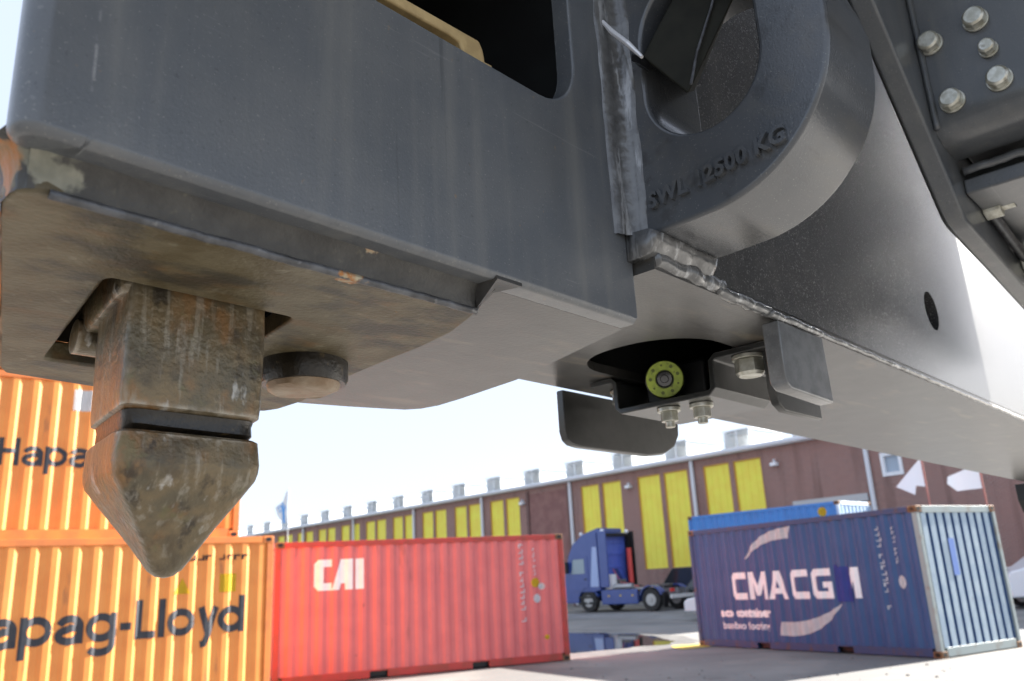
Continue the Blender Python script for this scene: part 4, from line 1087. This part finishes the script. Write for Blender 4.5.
for i in range(9):
    t = 2 * math.pi * i / 9 + .3; d = oa * math.cos(t) + ob_ * math.sin(t)
    cyl(bm, sc_ + ax * .0125 + d * .085, sc_ + ax * .0145 + d * .085, .011 if i % 3 else .007, n=10)
part("ring_mark", bm, mat("olive_print", (.12, .15, .03), .5), rg)
bm = bmesh.new(); cyl(bm, sc_, sc_ + ax * .02, .050, .044, n=28); cyl(bm, sc_ + ax * .02, sc_ + ax * .03, .026, .022, n=20)
part("lens", bm, LENS, sn, smooth=40)
pc = [(4.62, 2.64, 1.06), (4.70, 2.62, 1.10), (4.80, 2.60, 1.20), (4.86, 2.50, 1.34), (4.84, 2.36, 1.46)]
part("cable", tube(pc, .028, 10), BLACK, sn, smooth=180)
# far guard plate, hanging from the back edge
gl = [(4.19, 1.208), (4.19, .93), (4.21, .875), (4.26, .845), (4.34, .835), (5.15, .835), (5.34, .86), (5.50, .93), (5.58, 1.03), (5.60, 1.208)]
part("guard_plate", prism(gl, 3.385, 3.445, 'y'), BRKT, bevel=.01)
# near guard plate on the front edge
gr = [(3.86, 1.20), (3.86, .90), (3.875, .868), (3.91, .85), (4.42, .835), (4.40, 1.20)]
part("guard_plate", prism(gr, 1.70, 1.79, 'y'), mat("guard_paint", (.17, .175, .18), .25, .15, (.13, .133, .137), 90, bump=.15, bscale=900, coat=.4, layers=[((.4, .4, .4), 1200, .58, .7, I3, .3)]), bevel=.014)
part("guard_plate", prism([(4.27, 1.208), (4.27, .92), (4.30, .86), (4.36, .83), (4.85, .83), (4.85, 1.208)], 1.95, 2.0, 'y'), BRKT, bevel=.01)

# --- main frame at the right: cheek plate, bolted plate, ledge, nut and stud
cheek = [(2.6, 5.3), (3.6, 4.3), (4.68, 3.22), (5.72, 2.20), (5.80, 2.145), (5.92, 2.12), (6.81, 2.045), (7.75, 1.95), (9.15, 1.83), (9.15, 5.45), (2.6, 5.45)]
part("cheek_plate", prism(cheek, 1.17, 1.30, 'y'), PAINT, bevel=.02, seg=3)
part("cheek_light_stop", prism([(2.75, 5.3), (3.7, 4.35), (4.76, 3.29), (5.79, 2.27), (5.86, 2.21), (5.95, 2.18), (6.83, 2.11), (7.77, 2.02), (9.1, 1.90), (9.1, 5.4), (2.75, 5.4)], 1.303, 1.33, 'y'), DARK)  # added dark sheet, cuts light bouncing between cheek and beam
secs = []
prf = [(5.45, 5.45), (5.45, 2.78), (5.458, 2.72), (5.48, 2.67), (5.52, 2.63), (5.58, 2.61), (5.64, 2.605), (5.9, 2.605), (5.9, 2.67), (5.64, 2.67), (5.57, 2.69), (5.53, 2.74), (5.52, 2.79), (5.52, 5.45)]
bp = part("bolted_plate", loft([[(a, v_, b_) for a, b_ in prf] for v_ in (-1.2, 1.168)]), PAINT, smooth=45)
for (x, y, r) in ((974, 19, .068), (929, 43, .068), (987, 48, .05), (998, 78, .068), (951, 100, .068)):
    v_, w_ = upl(x + 2, y + 2, 5.45)
    hexbolt(bp, (5.448, v_, w_), (-1, 0, 0), r, .09, m=ZINC)
part("ledge", boxbm(5.92, 8.9, -1.2, 1.168, 2.36, 2.47), PAINT, bevel=.015)
part("ledge_web", boxbm(6.05, 6.12, -1.2, 1.168, 2.472, 2.603), BRKT)
# slim painted weld in the corner of the bolted plate
pts = [(5.435, 1.15 + .002 * noise.noise(Vector((0, 3, i * .3))), 2.66 + 2.4 * i / 60) for i in range(61)]
part("weld_bead", tube(pts, .020, 8), PAINT, smooth=180)
pts = [(5.90 + .015 * noise.noise(Vector((i * .6, 1, 0))), 1.15 - 1.7 * i / 40, 2.52 + .015 * noise.noise(Vector((i * .6, 7, 0)))) for i in range(41)]
part("weld_bead", tube(pts, .03, 8), WELD2, smooth=180)
u_, w_ = vpl(983, 208, 1.17)
nut = part("nut", cylbm((u_, 1.168, w_), (u_, 1.05, w_), .10, n=6), ZINC, bevel=.01)
part("stud", cylbm((u_, 1.06, w_), (u_, .97, w_), .06, n=16), ZINC, nut, smooth=40)
u2, w2 = vpl(1022, 262, 1.17)
nut2 = part("nut", cylbm((u2, 1.168, w2), (u2, 1.05, w2), .10, n=6), ZINC, bevel=.01)
part("tie_rod", cylbm((u_ + .05, 1.13, w_ - .05), (u2 + .4, 1.13, w2 - .06), .035, n=12), BARE, smooth=40)
# added boxes out of view: block sun on the spreader and sky reflections
part("light_blocker_top", boxbm(.2, 13, -6.0, .6, 5.5, 8.0), PAINT, bevel=.05)
part("light_blocker_body", boxbm(5.75, 9.15, -3.0, 1.166, 2.72, 5.45), PAINT, bevel=.03)
part("light_blocker_foot", boxbm(6.5, 9.15, -3.0, .66, .95, 2.3), BEAMPAINT, bevel=.04)
